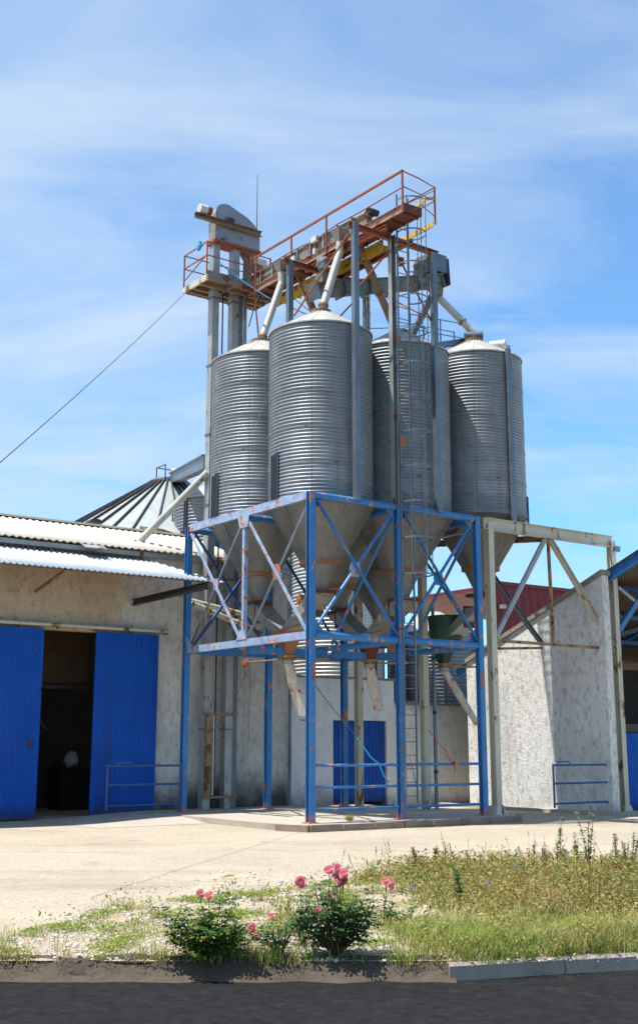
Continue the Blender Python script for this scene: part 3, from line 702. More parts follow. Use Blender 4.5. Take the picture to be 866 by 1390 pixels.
# grain pipes
def pipe(name, pts, r, m, lab, rings=(), top=None):
    t = thing(name, lab, 'pipe', pts[0])
    for p, q in zip(pts, pts[1:]): MB().tube(p, q, r, 18).build('tube', M[m], t)
    g = MB()
    for p in pts[1:-1]: g.lathe([(0, p[2]-r), (r*.7, p[2]-r*.7), (r*1.01, p[2]), (r*.7, p[2]+r*.7), (0, p[2]+r)], p[0], p[1], 14)
    if len(pts) > 2: g.build('elbow', M[m], t)
    for f in rings:
        a, b = Vector(pts[-2]), Vector(pts[-1]); d = (b-a).normalized(); c = a.lerp(b, f)
        MB().tube(c-d*.03, c+d*.03, r*1.3, 18).build('joint_ring', M['brown_pipe'] if m != 'brown_pipe' else M['rust'], t)
    if top: MB().frust((pts[0][0], pts[0][1], pts[0][2]+.3), .34, .34, pts[0], .18, .18).build('inlet', M['trough'], t, 0)
    return t
pipe('grain_pipe', [(1.9, 1.4, 14.1), (1.88, 1.4, 13.8), (1.32, 1.35, 12.2)], .1, 'pipe', 'pale round pipe dropping from the catwalk onto the roof of the largest front silo', (.97,), True)
pipe('grain_pipe', [(1.9, 4.05, 14.15), (1.9, 4.05, 13.85), (1.3, 4.05, 12.15)], .1, 'pipe', 'pale round pipe dropping from the catwalk onto the leftmost silo roof', (.97,), True)
pipe('grain_pipe', [(2.45, 1.35, 14.2), (3.6, 1.35, 12.15)], .1, 'brown_pipe', 'long brown rusty pipe slanting from the catwalk behind the grey post towards the ladder silo', (.6,))
pipe('grain_pipe', [(2.5, 4.05, 14.2), (3.6, 4.05, 12.1)], .1, 'brown_pipe', 'short brown pipe slanting down behind the roof of the front silo', ())
# inclined screw conveyor
t = thing('screw_conveyor', 'grey green rust streaked screw conveyor rising behind the tall posts to a dark hood', 'conveyor', (1.4, 2, 12.9))
g = MB(); g.sweep([(-.2, .14), (-.24, .14), (-.24, .17), (.24, .17), (.24, .14), (.2, .14), (.2, -.02), (.14, -.15), (0, -.21), (-.14, -.15), (-.2, -.02)], (1.5, 2.0, 12.87), (5.7, 2.0, 14.12), xa=(0, 1, 0)); g.build('trough', M['green_grey'], t, 30)
g = MB(); p0, p1 = Vector((1.5, 2.0, 12.87)), Vector((5.7, 2.0, 14.12))
for i in range(6):
    c = p0.lerp(p1, i/5); d = (p1-p0).normalized()*.02; g.bar(c-d, c+d, .52, .46, xa=(0, 1, 0))
g.build('flange', M['grey_steel'], t, 0)
g = MB(); g.prism([(5.15, 14.2), (5.85, 14.35), (5.95, 14.0), (5.9, 14.75), (5.2, 14.78), (5.08, 14.55)], 'b', 1.72, 2.28); g.build('motor_hood', M['dark'], t, 0)
g = MB(); g.box(5.25, 5.8, 1.7, 2.3, 14.3, 14.8); g.build('hood_cover', M['grey_steel'], t, 0)
g = MB(); g.frust((5.6, 2.0, 13.98), .36, .36, (5.66, 1.95, 13.62), .2, .2); g.build('outlet', M['brown_pipe'], t, 0)
pipe('grain_pipe', [(5.62, 1.98, 13.72), (6.42, 1.38, 12.62)], .1, 'pipe', 'pale pipe from the screw conveyor down to the roof of the right end silo', (.08, .72))
pipe('grain_pipe', [(5.6, 2.1, 13.72), (5.2, 2.8, 12.3)], .1, 'grey_steel', 'grey pipe from the conveyor outlet down behind the ladder silo roof', ())
t = thing('inlet_boot', 'grey barrel shaped pipe end resting on the right silo roof', 'pipe fitting', (6.45, 1.35, 12.5))
g = MB(); g.tube((6.2, 1.5, 12.5), (6.58, 1.22, 12.5), .12, 18); g.build('barrel', M['grey_steel'], t); MB().tube((6.42, 1.34, 12.36), (6.42, 1.34, 12.5), .13, 18).build('collar', M['rust'], t)
MB().tube((6.56, 1.235, 12.5), (6.6, 1.205, 12.5), .15, 18).build('end_cap', M['grey_steel'], t)
t = thing('roof_vent_drum', 'small white drum lying near the top of the right end silo', 'vent', (6.9, .95, 12.2))
MB().tube((6.78, 1.12, 12.22), (7.02, .78, 12.22), .13, 20).build('drum', M['white_motor'], t); MB().box(6.8, 7.0, .85, 1.05, 11.98, 12.12).build('saddle', M['brass'], t, 0)
g = MB(); g.tube((7.015, .788, 12.22), (7.03, .767, 12.22), .15, 20); g.build('end_cap', M['white_motor'], t)
# dark stiffener channel on the far silo
t = thing('wall_channel', 'tall dark steel channel fixed up the right end silo barrel', 'steel channel', (6.35, .05, 7))
MB().chan((6.35, .03, 7.1), (6.35, .03, 11.75), .1, .12, .012, xa=(0, 1, 0)).build('channel', M['grey_steel'], t, 0)
MB().box(6.28, 6.42, -.0, .1, 11.75, 11.85).build('cap', M['pale_steel'], t, 0)
# grating walkway between ladder silo and end silo
t = thing('grating_walkway', 'small grey grating walkway with thin handrail between the two right silo roofs', 'walkway', (6, 2.7, 12.2))
g = MB(); g.chan((4.9, 2.35, 12.2), (7.3, 2.35, 12.35), .04, .14, .01, xa=(0, -1, 0)); g.chan((4.9, 3.05, 12.2), (7.3, 3.05, 12.35), .04, .14, .01, xa=(0, 1, 0)); g.build('stringer', M['pale_steel'], t, 0)
g = MB()
for i in range(24): g.box(4.95+i*.1, 5.0+i*.1, 2.37, 3.03, 12.18+i*.0062, 12.2+i*.0062)
g.build('grating', M['grey_steel'], t, 0)
MB().chan((4.6, 1.9, 11.9), (6.5, 1.6, 12.45), .06, .18, .012).build('support_beam', M['grey_steel'], t, 0)
for a, z in ((5.0, 12.2), (6.1, 12.27), (7.25, 12.35)):
    for b in (2.35, 3.05): MB().bar((a, b, z), (a, b, z+.95), .03).build('rail_post', M['grey_steel'], t, 0)
for b in (2.35, 3.05):
    for h in (.93, .5): MB().bar((5.0, b, 12.2+h), (7.25, b, 12.35+h), .022).build('rail', M['grey_steel'], t, 0)

# ================================================================ CAGED LADDER
t = thing('caged_ladder', 'tall thin ladder with hooped safety cage climbing the middle post to the catwalk', 'ladder', (2.65, -.15, 0))
for a in (2.47, 2.82): MB().bar((a, -.17, .35), (a, -.17, 14.95), .028, .045).build('stile', M['grey_steel'], t, 0)
for i in range(49): MB().tube((2.47, -.17, .5+i*.295), (2.82, -.17, .5+i*.295), .012, 6).build('rung', M['grey_steel'], t)
def hoop(z, n=14):
    return [(2.645+.36*math.sin(x)*1.0, -.17-.36*(1-math.cos(x)) if False else -.17-.33-.36*math.cos(x), z) for x in [(-PI*.86+PI*1.72*i/n) for i in range(n+1)]]
for i in range(12):
    z = 5.42+i*.84; pts = [(2.47, -.17, z)]+hoop(z)+[(2.82, -.17, z)]
    g = MB()
    for p, q in zip(pts, pts[1:]): g.bar(p, q, .008, .035)
    g.build('hoop', M['grey_steel'], t, 0)
for x in (-2.0, -1.0, 0, 1.0, 2.0):
    a, b = 2.645+.36*math.sin(x), -.5-.36*math.cos(x)
    MB().bar((a, b, 5.42), (a, b, 14.7), .01, .022).build('strap', M['grey_steel'], t, 0)
for z in (1.5, 4.2, 6.6, 9.3, 12): MB().bar((2.47, -.17, z), (2.42, .0, z), .03).build('bracket', M['rust'], t, 0)
g = MB(); g.box(2.44, 2.62, -.2, -.19, 8.5, 8.75); g.build('plate', M['orange_hopper'], t, 0)
MB().box(2.4, 2.52, -.2, -.19, 11.05, 11.25).build('plate', M['orange_hopper'], t, 0)
MB().box(2.62, 2.72, -.13, -.0, 13.15, 13.35).build('clamp_box', M['rust'], t, 0)

# ================================================================ BUCKET ELEVATOR
E_ = thing('bucket_elevator', 'tall twin leg bucket elevator with weathered grey head and railed platform', 'elevator', (1.4, 6.2, 0))
def ep_(name, mb, m, sm=0): return mb.build(name, M[m], E_, sm)
ep_('leg_casing', MB().box(.97, 1.18, 6.1, 6.34, 0, 15.6), 'pale_steel'); ep_('leg_casing', MB().box(1.62, 1.84, 6.1, 6.34, 0, 15.6), 'pale_steel')
g = MB()
for z in range(1, 8):
    for a in (.95, 1.60): g.box(a, a+.26, 6.07, 6.37, z*1.98, z*1.98+.05)
ep_('casing_joint', g, 'grey_steel')
ep_('dark_channel', MB().chan((1.9, 6.15, 0), (1.9, 6.15, 14.2), .1, .14, .01, xa=(0, 1, 0)), 'grey_steel')
ep_('cable_conduit', MB().tube((1.36, 6.2, 0), (1.36, 6.2, 14.2), .022, 8), 'dark', 30)
ep_('side_post', MB().bar((2.15, 6.3, 6.0), (2.15, 6.3, 14.2), .1), 'pale_steel')
ep_('cover_panel', MB().box(1.0, 1.16, 6.02, 6.08, .35, 2.35), 'beige_rusty'); ep_('cover_panel', MB().box(1.2, 1.24, 6.02, 6.06, .35, 2.35), 'beige')
for z in (2.4, .3): ep_('cross_bar', MB().bar((.9, 6.04, z), (1.95, 6.04, z), .06), 'brown_pipe')
head = [(.98, 15.58), (.98, 16.18)]+[(1.33-.35*math.cos(x), 16.38+.36*math.sin(x)) for x in [0, .3, .6, .9, 1.2, 1.5, 1.8]]+[(2.0, 16.5), (2.25, 16.33), (2.38, 16.15), (2.42, 15.95), (2.42, 15.58)]
hd = ep_('head_casing', MB().prism(head, 'b', 6.02, 6.42), 'trough')
MB().prism([(x*1.0+(.03 if x > 1.7 else -.03 if x < 1.2 else 0), z+(.02 if z > 16 else 0)) for x, z in head], 'b', 6.0, 6.018).build('side_plate', surf('mauve_grey_sheet', (.3, .29, .31), (.24, .22, .23), 2, .5, metal=.3, rust=.18, rcol=(.12, .05, .03)), sub(hd, E_), 0)
MB().box(.92, 2.48, 5.97, 6.44, 15.52, 15.6).build('head_rim', M['rust'], sub(hd, E_), 0)
ep_('motor_beam', MB().chan((.25, 5.93, 16.12), (2.46, 5.93, 16.1), .1, .16, .014, xa=(0, -1, 0)), 'brown_pipe')
ep_('shaft_bearing', MB().box(1.25, 1.5, 5.86, 6.0, 16.2, 16.3), 'dark')
m_ = ep_('motor', MB().tube((.38, 5.95, 16.36), (.62, 5.95, 16.36), .13, 20), 'white_motor', 35)
MB().tube((.62, 5.95, 16.36), (.76, 5.95, 16.36), .12, 20).build('fan_cover', M['red'], sub(m_, E_), 35)
MB().tube((.758, 5.95, 16.36), (.765, 5.95, 16.36), .1, 20).build('end_grille', M['dark'], sub(m_, E_), 35)
ep_('discharge', MB().frust((2.15, 6.2, 15.55), .4, .36, (2.3, 6.05, 15.1), .3, .3), 'brown_pipe')
g = MB(); g.bar((2.25, 6.05, 15.15), (2.85, 5.85, 14.5), .26, .26); g.bar((2.1, 6.1, 15.3), (2.08, 6.1, 14.4), .18, .18); ep_('discharge_chute', g, 'brown_pipe')
g = MB(); g.box(2.2, 2.6, 5.85, 6.1, 15.12, 15.3); ep_('gearbox', g, 'white_motor')
g = MB(); g.box(1.42, 1.58, 5.95, 6.05, 14.62, 14.8); ep_('switch_box', g, 'pale_steel')
g = MB()
g.box(.5, 2.9, 5.64, 5.69, 14.2, 14.44); g.box(.5, 2.9, 6.9, 6.95, 14.15, 14.3); g.box(2.85, 2.9, 5.69, 6.9, 14.15, 14.3)
ep_('platform_edge', g, 'trough'); ep_('platform_edge', MB().box(.47, .53, 5.62, 6.97, 14.14, 14.3), 'beige')
g = MB(); g.box(.53, 2.85, 5.69, 6.9, 14.24, 14.26); ep_('platform_floor', g, 'beige_rusty')
g = MB()
for b in (5.95, 6.35, 6.65): g.box(.53, 2.85, b, b+.08, 14.1, 14.24)
g.box(1.3, 1.36, 5.69, 6.9, 14.1, 14.24); g.box(2.0, 2.06, 5.69, 6.9, 14.1, 14.24)
ep_('platform_joist', g, 'brown_pipe')
ep_('red_beam', MB().ibeam((1.6, 5.6, 14.16), (3.1, 5.6, 14.12), .1, .14, .012), 'rust')
for a, b in ((.5, 5.66), (.5, 6.93), (1.95, 5.66), (2.6, 5.66)): ep_('rail_post', MB().bar((a, b, 14.2), (a, b, 15.3), .035), 'rust')
for z in (15.28, 14.88):
    ep_('rail', MB().bar((.5, 5.66, z), (.5, 6.93, z), .03), 'rust'); ep_('rail', MB().bar((.5, 5.66, z), (2.6, 5.66, z), .025), 'rust')
    ep_('rail', MB().bar((.5, 6.93, z), (2.8, 6.93, z), .025), 'rust')
ep_('rail', MB().bar((.5, 5.68, 14.9), (.5, 6.93, 14.5), .025), 'rust')
ep_('antenna', MB().tube((2.47, 6.2, 14.3), (2.47, 6.2, 18.1), .02, 8, .008), 'dark', 30)
tag(MB().path([(.5, 6.15, 15.3), (.5, 6.05, 15.36), (.49, 5.98, 15.28), (.47, 6.1, 15.18), (.5, 6.2, 15.26)], [.03, .07, .06, .05, .02], 7).build('tied_rag', M['rope_blue'], None), 'small bright blue rag knotted on the platform rail', 'rag')
# cables and ropes
def sag(p, q, d, n=14):
    p, q = Vector(p), Vector(q); return [p.lerp(q, i/n)-Vector((0, 0, d*4*(i/n)*(1-i/n))) for i in range(n+1)]
def rope(name, pts, r, m, lab, cat='rope'): return tag(MB().path(pts, r, 5).build(name, M[m], None), lab, cat)
rope('guy_wire', sag((.48, 6.9, 14.1), (-10.44, -7.28, 4.45), .08), .008, 'dark', 'long thin dark wire running from the elevator platform off to the left', 'wire')
rope('blue_rope', sag((.95, 5.9, 14.9), (2.15, 4.9, 13.7), .05), .016, 'rope_blue', 'bright blue rope slanting across the elevator platform edge')
rope('blue_rope', sag((1.15, 2.79, 11.4), (.35, 2.95, 9.2), .03)+sag((.35, 2.95, 9.2), (.2, 3.2, 7.2), .0)[1:], .005, 'rope_blue', 'thin blue rope hanging down the face of the leftmost silo')
rope('power_cable', sag((1.3, 2.7, 12.6), (5.4, 2.4, 13.0), .35), .012, 'dark', 'upper thin dark cable sagging behind the tall posts', 'cable')
rope('power_cable', sag((1.3, 2.7, 12.9), (3.75, 2.7, 12.1), .1), .01, 'dark', 'lower thin dark cable behind the front silo roof', 'cable')
rope('power_cable', [(3.2, 0.1, 13.2), (3.25, .1, 12.95), (3.5, .1, 12.9), (3.68, .1, 13.2)], .014, 'dark', 'short looped black cable beside the ladder cage', 'cable')
rope('power_cable', sag((2.0, 6.0, 14.1), (1.0, 4.6, 12.3), .25), .014, 'dark', 'dark cable looping under the elevator platform', 'cable')
rope('green_rope', sag((1.55, 4.6, 13.6), (1.35, 4.8, 12.7), -.08), .018, 'green', 'short green rope hanging under the catwalk by the leftmost silo')
rope('pull_cord', [(1.0, 4.2, 3.5), (1.0, 4.25, 2.2), (1.03, 4.28, 1.35), (1.1, 4.28, 1.3), (1.16, 4.25, 1.8), (1.15, 4.2, 3.5)], .009, 'rope_grey', 'looped pull cord hanging from the rusty pulley', 'cord')
rope('pull_cord', sag((2.0, 4.6, 5.0), (1.0, 5.2, 2.2), .15), .009, 'rope_grey', 'slanting grey cord by the rough wall', 'cord')
rope('tie_rope', sag((.2, 0.25, 3.0), (1.35, -.02, 1.7), .05), .01, 'rope_grey', 'grey rope from the front post towards the barrier rails')
rope('blue_rope', [(1.25, -.02, 1.75), (1.6, -.03, 1.35), (1.82, -.05, 1.2), (1.95, -.05, .95), (2.1, -.05, .8)], .018, 'rope_blue', 'bright blue rope end knotted on the top guard rail')
rope('blue_rope', [(2.72, -.1, 1.18), (2.78, -.12, .9), (2.9, -.1, .5)], .014, 'rope_blue', 'short blue rope dangling at the foot of the ladder')
rope('red_rope', [(3.4, .1, 1.95), (3.85, .0, 1.45), (3.97, -.04, 1.2), (4.03, -.07, 1.24), (4.06, -.05, 1.17), (3.99, -.06, 1.16), (4.03, -.05, 1.22), (4.08, -.04, 1.0)], [.012, .012, .018, .022, .022, .022, .02, .012], 'rope_red', 'thin red rope tied to the right guard rail', 'cord')
rope('iron_rod', [(1.75, 6.5, 1.9), (1.78, 6.4, 0.9), (1.85, 6.3, .02)], .02, 'dark', 'thin dark rod leaning against the rough wall beside the elevator', 'rod')
t = thing('grain_pipe', 'long pale pipe slanting from the elevator down to the cream roof', 'pipe', (.9, 6.2, 8.9))
MB().tube((.98, 6.2, 8.85), (-.35, 7.6, 6.95), .1, 18).build('tube', M['pipe'], t)
MB().tube((-.32, 7.57, 6.99), (-.4, 7.65, 6.86), .13, 18).build('collar', M['dark'], t)
for k, (p, q) in enumerate((((-.25, 5.85, 5.36), (2.75, 5.85, 4.9)), ((.3, 5.7, 5.18), (2.75, 5.7, 4.45)))):
    t = thing('grain_pipe', ('upper' if k == 0 else 'lower')+' of two dull yellow pipes crossing behind the left face of the tower', 'pipe', p)
    MB().tube(p, q, .075, 16).build('tube', M['beige'], t); MB().tube(Vector(p).lerp(Vector(q), .55), Vector(p).lerp(Vector(q), .57), .1, 16).build('joint_ring', M['beige_rusty'], t)

# ================================================================ LEFT WAREHOUSE
L = thing('warehouse', 'long warehouse with rough tan wall, blue sliding doors, cream roof and white awning', 'building', (-3, 6.65, 0))
def lp(name, mb, m, sm=0): return mb.build(name, M[m], L, sm)
g = MB()
g.box(-15, -3.7, 6.65, 6.95, -.2, 6.45); g.box(-1.6, 3.95, 6.65, 6.95, -.2, 6.2); g.box(-3.7, -1.6, 6.65, 6.95, 4.4, 6.45); g.box(-1.6, 2.3, 6.65, 6.95, 6.2, 6.45)
lp('front_wall', g, 'wall_left')
g = MB(); g.prism([(6.95, -.2), (11.6, -.2), (11.6, 6.4), (9.2, 7.35), (6.95, 6.4)], 'a', 3.65, 3.95); lp('end_wall', g, 'wall_left')
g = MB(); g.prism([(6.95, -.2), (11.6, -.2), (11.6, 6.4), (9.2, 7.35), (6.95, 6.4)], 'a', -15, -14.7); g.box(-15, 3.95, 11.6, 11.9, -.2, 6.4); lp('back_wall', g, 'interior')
g = MB(); corr(g, -15.2, 2.35, lambda a, k, h: (a, 6.33+k*2.87, 6.58+k*1.02+h), .19, .022, 6); thick(lp('roof', g, 'white_roof', 60), .012)
g = MB(); corr(g, -15.2, 2.35, lambda a, k, h: (a, 9.2+k*2.9, 7.6-k*1.02+h), .19, .022, 4); lp('roof', g, 'white_roof', 60)
g = MB(); g.box(2.3, 3.95, 6.65, 9.2, 6.2, 6.25); lp('roof', g, 'white_roof')
lp('gutter', MB().chan((-15, 6.5, 6.47), (2.35, 6.5, 6.47), .12, .12, .01, xa=(0, 0, 1)), 'pale_steel')
lp('ridge_cap', MB().bar((-15.2, 9.2, 7.62), (2.35, 9.2, 7.62), .3, .05), 'white_roof')
lp('flashing', MB().prism([(6.1, 6.42), (6.52, 6.62), (6.52, 6.65), (6.1, 6.45)], 'a', -2.55, -1.95), 'pale_steel')
g = MB(); vs = []; pitch = .15; n = int((.81+10)/pitch*6)
for i in range(n+1):
    a = -10+(.81+10)*i/n; h = .017*math.cos(2*PI*a/pitch)
    f = max(0, (a+.76)/(.81+.76)); b1 = 6.62-f*(6.62-4.92)
    for b in (b1, 4.9): vs.append((a, b, 6.40-(6.62-b)*.418+h))
g.add(vs, [(2*i, 2*i+1, 2*i+3, 2*i+2) for i in range(n)])
thick(lp('awning', g, 'white_sheet', 60), .006)
g = MB()
for a in (-6.2, -3.6): g.bar((a, 6.6, 5.3), (a, 5.0, 5.62), .06)
g.bar((-10, 5.1, 5.70), (.65, 5.1, 5.70), .05, .06); g.bar((-10, 6.3, 6.2), (-.6, 6.3, 6.2), .05, .06)
lp('awning_purlin', g, 'brown_pipe')
lp('awning_bracket', MB().ibeam((-.89, 6.65, 5.22), (-.89, 2.9, 5.27), .13, .16, .014), 'black_beam')
lp('lamp_box', MB().box(-5.5, -5.25, 6.3, 6.6, 5.6, 5.9), 'board')
# sliding doors: ribbed sheet leaves
def rib_sheet(a0, a1, z0, z1, b, pitch=.125):
    g = MB(); n = int((a1-a0)/pitch); p = (a1-a0)/n; xs = []
    for i in range(n):
        x = a0+i*p; xs += [(x, 0), (x+p*.62, 0), (x+p*.72, -.013), (x+p*.9, -.013)]
    xs.append((a1, 0)); vs = []
    for x, d in xs: vs += [(x, b+d, z0), (x, b+d, z1)]
    vs2 = [(x, b+.045, z) for x, _ in (xs[0], xs[-1]) for z in (z0, z1)]
    m = len(xs); g.add(vs, [(2*i, 2*i+2, 2*i+3, 2*i+1) for i in range(m-1)])
    g.box(a0, a1, b+.002, b+.05, z0, z1); return g
for a0, a1, lab in ((-7.6, -3.36, 'left leaf pushed half open'), (-1.97, -.2, 'right leaf')):
    d = lp('sliding_door', rib_sheet(a0, a1, -.1, 4.4, 6.5), 'blue_door'); d['label'] = lab
    MB().box(a0, a1, 6.478, 6.49, -.1, .05).build('kick_plate', M['blue_door'], sub(d, L), 0)
    g = MB(); x = a1-.25 if a0 < -5 else a0+.25
    if a0 < -5: g.box(x-.03, x+.03, 6.45, 6.49, 1.55, 1.75); g.build('handle', M['dark'], sub(d, L), 0)
g = MB(); g.tube((-9, 6.47, 4.5), (.1, 6.47, 4.5), .045, 10)
g.box(-9, .1, 6.52, 6.64, 4.47, 4.53)
lp('door_rail', g, 'beige', 35)
for i in range(9): lp('rail_bracket', MB().box(-8+i, -7.96+i, 6.45, 6.65, 4.43, 4.56), 'beige_rusty')
t = thing('wooden_board', 'brown board fixed high in the dark behind the open doorway', 'board', (-2.5, 9, 3))
MB().box(-3.4, -1.2, 8.6, 8.65, 3.2, 5.3).build('panel', M['board'], t, 0); g = MB(); g.bar((-3.4, 8.55, 3.1), (-1.2, 8.55, 3.1), .1); g.bar((-3.3, 8.55, 3.0), (-2.3, 8.55, 2.0), .06); g.build('batten', M['dark'], t, 0)
g = MB(); g.lathe([(.02, 1.0), (.14, 1.03), (.2, 1.2), (.17, 1.4), (.1, 1.55), (.03, 1.62)], -.68, 10.5, 14)
for v in g.v: v.z = 1.0+(v.z-1.0)*.72; v.x += .13*mnoise.noise(v*6); v.y += .13*mnoise.noise(v*6+Vector((3, 3, 3))); v.z += .08*mnoise.noise(v*8)
tag(g.build('plastic_bag', M['white_motor'], None, 60), 'small pale crumpled bag in the gloom of the open doorway', 'bag')
t = thing('machine_crate', 'dark crate in the gloom of the open doorway under the pale bag', 'crate', (-.7, 10.5, 0))
MB().box(-1.15, -.2, 10.1, 10.9, -.12, 1.0).build('box', M['black_beam'], t, 0); MB().box(-1.18, -.17, 10.07, 10.93, .9, .96).build('batten', M['black_beam'], t, 0)
t = thing('roof_vent', 'tiny dark vent box peeping over the cream roof ridge', 'vent', (-.6, 10.2, 7.4))
MB().box(-.68, -.36, 9.9, 10.2, 7.3, 7.86).build('box', M['green_grey'], t, 0); MB().prism([(-.74, 7.86), (-.3, 7.86), (-.4, 7.96), (-.64, 7.96)], 'b', 9.85, 10.25).build('cap', M['dark'], t, 0)
g = MB(); vs = []
t = thing('tan_roof_edge', 'strip of tan weathered sheet above the cream roof beside the elevator', 'roof sheet', (1, 9.6, 7.5))
g.add([(.6, 9.4, 7.62), (1.5, 9.4, 7.6), (2.5, 9.4, 7.45), (2.5, 9.6, 7.62), (1.5, 9.6, 7.84), (.75, 9.6, 7.85)], [(0, 1, 2, 3, 4, 5)]); thick(g.build('sheet', M['beige_rusty'], t, 0), .03)

# ================================================================ LOW WHITE STORE, BACK WALL, GABLE, SHED
S = thing('white_store', 'low smooth white store room with a ribbed blue double door', 'building', (5.8, 6.65, 0))
g = MB(); g.box(3.955, 5.5, 6.6, 6.85, -.1, 3.47); g.box(7.45, 7.75, 6.6, 6.85, -.1, 3.47); g.box(5.5, 7.45, 6.6, 6.85, 2.3, 3.47); g.box(7.5, 7.75, 6.85, 8.0, -.1, 3.47); g.box(3.955, 7.75, 7.75, 8.0, -.1, 3.4)
g.build('wall', M['wall_white'], S, 0)
MB().box(3.955, 7.8, 6.55, 8.0, 3.47, 3.53).build('roof_edge', M['coping'], S, 0)
d = rib_sheet(5.52, 6.46, 0.02, 2.28, 6.68).build('door', M['blue_door'], S, 0); d = rib_sheet(6.48, 7.43, 0.02, 2.28, 6.68).build('door', M['blue_door'], S, 0)
MB().tube((3.98, 6.56, .0), (3.98, 6.56, 3.7), .045, 10).build('drain_pipe', M['grey_steel'], S)
MB().box(4.35, 4.75, 6.59, 6.6, 2.28, 2.3).build('crack', M['dark'], S, 0)
t = thing('low_boundary_wall', 'low white wall with black mould along its top behind the ladder', 'wall', (9, 6.65, 0))
MB().box(7.76, 13, 6.65, 6.9, -.15, 2.78).build('wall', M['wall_white2'], t, 0)
MB().box(7.76, 13, 6.62, 6.93, 2.78, 2.85).build('coping', M['coping'], t, 0)
Gb = thing('gable_wall', 'pitted white gable wall with sloping mossy coping and tower shadow', 'wall', (9.3, 2.5, 0))
zr = lambda b: 6.0-.385*(b+.2)
MB().prism([(-.2, -.15), (5.1, -.15), (5.1, zr(5.1)), (-.2, zr(-.2))], 'a', 9.3, 9.55).build('wall', M['wall_gable'], Gb, 0)
g = MB()
for i in range(11):
    b0 = -.22+i*.485; b1 = b0+.478
    g.prism([(b0, zr(b0)+.01), (b1, zr(b1)+.01), (b1, zr(b1)+.13+.01*R.random()), (b0, zr(b0)+.13+.01*R.random())], 'a', 9.24, 9.62)
g.build('coping', M['coping'], Gb, 0)
D = thing('open_shed', 'open fronted shed at the right edge with blue trusses and a blue ribbed panel', 'shed', (12, 0, 0))
g = MB(); corr(g, 9.64, 19, lambda a, k, h: (a, -4+k*10, zr(-4)+.25-k*3.85+h), .18, .02, 4); thick(g.build('roof', M['white_sheet'], D, 60), .008)
g = MB()
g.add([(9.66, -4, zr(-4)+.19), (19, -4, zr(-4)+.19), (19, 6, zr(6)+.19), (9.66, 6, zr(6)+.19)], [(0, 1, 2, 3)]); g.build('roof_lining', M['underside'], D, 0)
for a in (9.75, 14): MB().ibeam((a, -4, zr(-4)+.06), (a, 6, zr(6)+.06), .14, .24, .014).build('rafter', M['blue'], D, 0)
for b in (-2.6, -1.2, .2, 1.6, 3.): MB().ibeam((9.7, b, zr(b)-.1), (19, b, zr(b)-.1), .08, .12, .01).build('purlin', M['blue_dark'], D, 0)
MB().bar((10.05, -.05, 4.6), (12.6, -.05, 7.2), .1, .14).build('brace', M['blue'], D, 0)
MB().bar((10.1, -.05, 5.75), (11.0, -.05, 5.3), .05, .08).build('brace', M['pale_steel'], D, 0)
MB().bar((10.0, .05, 4.45), (13.5, .05, 5.3), .08, .12).build('tie', M['black_beam'], D, 0)
d = rib_sheet(10.12, 14.5, -.08, 1.92, .02).build('door_panel', M['blue_door'], D, 0)
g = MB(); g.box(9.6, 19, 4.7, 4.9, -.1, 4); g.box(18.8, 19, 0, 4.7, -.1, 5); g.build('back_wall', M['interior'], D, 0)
MB().box(9.56, 19, .0, .1, -.16, -.08).build('sill', M['slab'], D, 0)
MB().box(10.0, 14.5, .08, .2, 1.95, 2.15).build('rail', M['dark'], D, 0)

# ================================================================ BACKGROUND BINS, RED BUILDING, DOME ROOF
def bin_(c, r, z1, m, lab, cone=.5, z0=-.1, name='storage_bin'):
    t = thing(name, lab, 'bin', (c[0], c[1], 0), 'corrugated bins behind the yard')
    MB().lathe(ring_profile(z0, z1, r, .115, .018, 6), c[0], c[1], 80).build('barrel', M[m], t, 60)
    g = MB(); g.lathe([(r+.05, z1-.03), (r+.05, z1), (.25, z1+r*cone), (.0, z1+r*cone)], c[0], c[1], 48); g.build('roof', M['roof_cone'], t, 25)
    g = MB()
    for i in range(8):
        x = 2*PI*(i+.35)/8; ca, sa = math.cos(x), math.sin(x); g.chan((c[0]+ca*(r+.05), c[1]+sa*(r+.05), z0), (c[0]+ca*(r+.05), c[1]+sa*(r+.05), z1), .06, .1, .01, xa=(ca, sa, 0))
    g.build('stiffener', M['grey_steel'], t, 0)
    return t
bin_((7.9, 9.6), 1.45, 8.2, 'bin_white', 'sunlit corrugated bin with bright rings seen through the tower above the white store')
bin_((11.4, 8.9), 1.5, 5.2, 'silo', 'dark shaded corrugated bin above the mouldy low wall')
bin_((6.0, 14.2), 1.4, 9.9, 'silo', 'small ringed bin half hidden left of the elevator leg')
t = thing('cone_roof_silo', 'huge distant silo whose dark ribbed conical roof rises behind the cream roof', 'silo', (6.6, 18.6, 0))
c = (6.6, 18.66); r = 6.2; ze = 7.9; zp = 11.45
MB().lathe(ring_profile(-.1, ze, r, .2, .03, 4), c[0], c[1], 90).build('barrel', M['silo'], t, 60)
rr = MB().lathe([(r+.1, ze-.05), (r+.1, ze), (.7, zp), (.5, zp+.02), (0, zp+.02)], c[0], c[1], 90).build('roof', M['galv_roof'], t, 20)
g = MB()
for i in range(38):
    x = 2*PI*i/38; ca, sa = math.cos(x), math.sin(x)
    g.bar((c[0]+ca*(r+.08), c[1]+sa*(r+.08), ze+.05), (c[0]+ca*.7, c[1]+sa*.7, zp+.04), .045, .12)
g.build('roof_rib', M['dark'], sub(rr, t), 0)
MB().lathe([(.75, zp-.03), (.75, zp+.12), (.6, zp+.14), (0, zp+.14)], c[0], c[1], 30).build('cap', M['pale_steel'], sub(rr, t), 30)
g = MB()
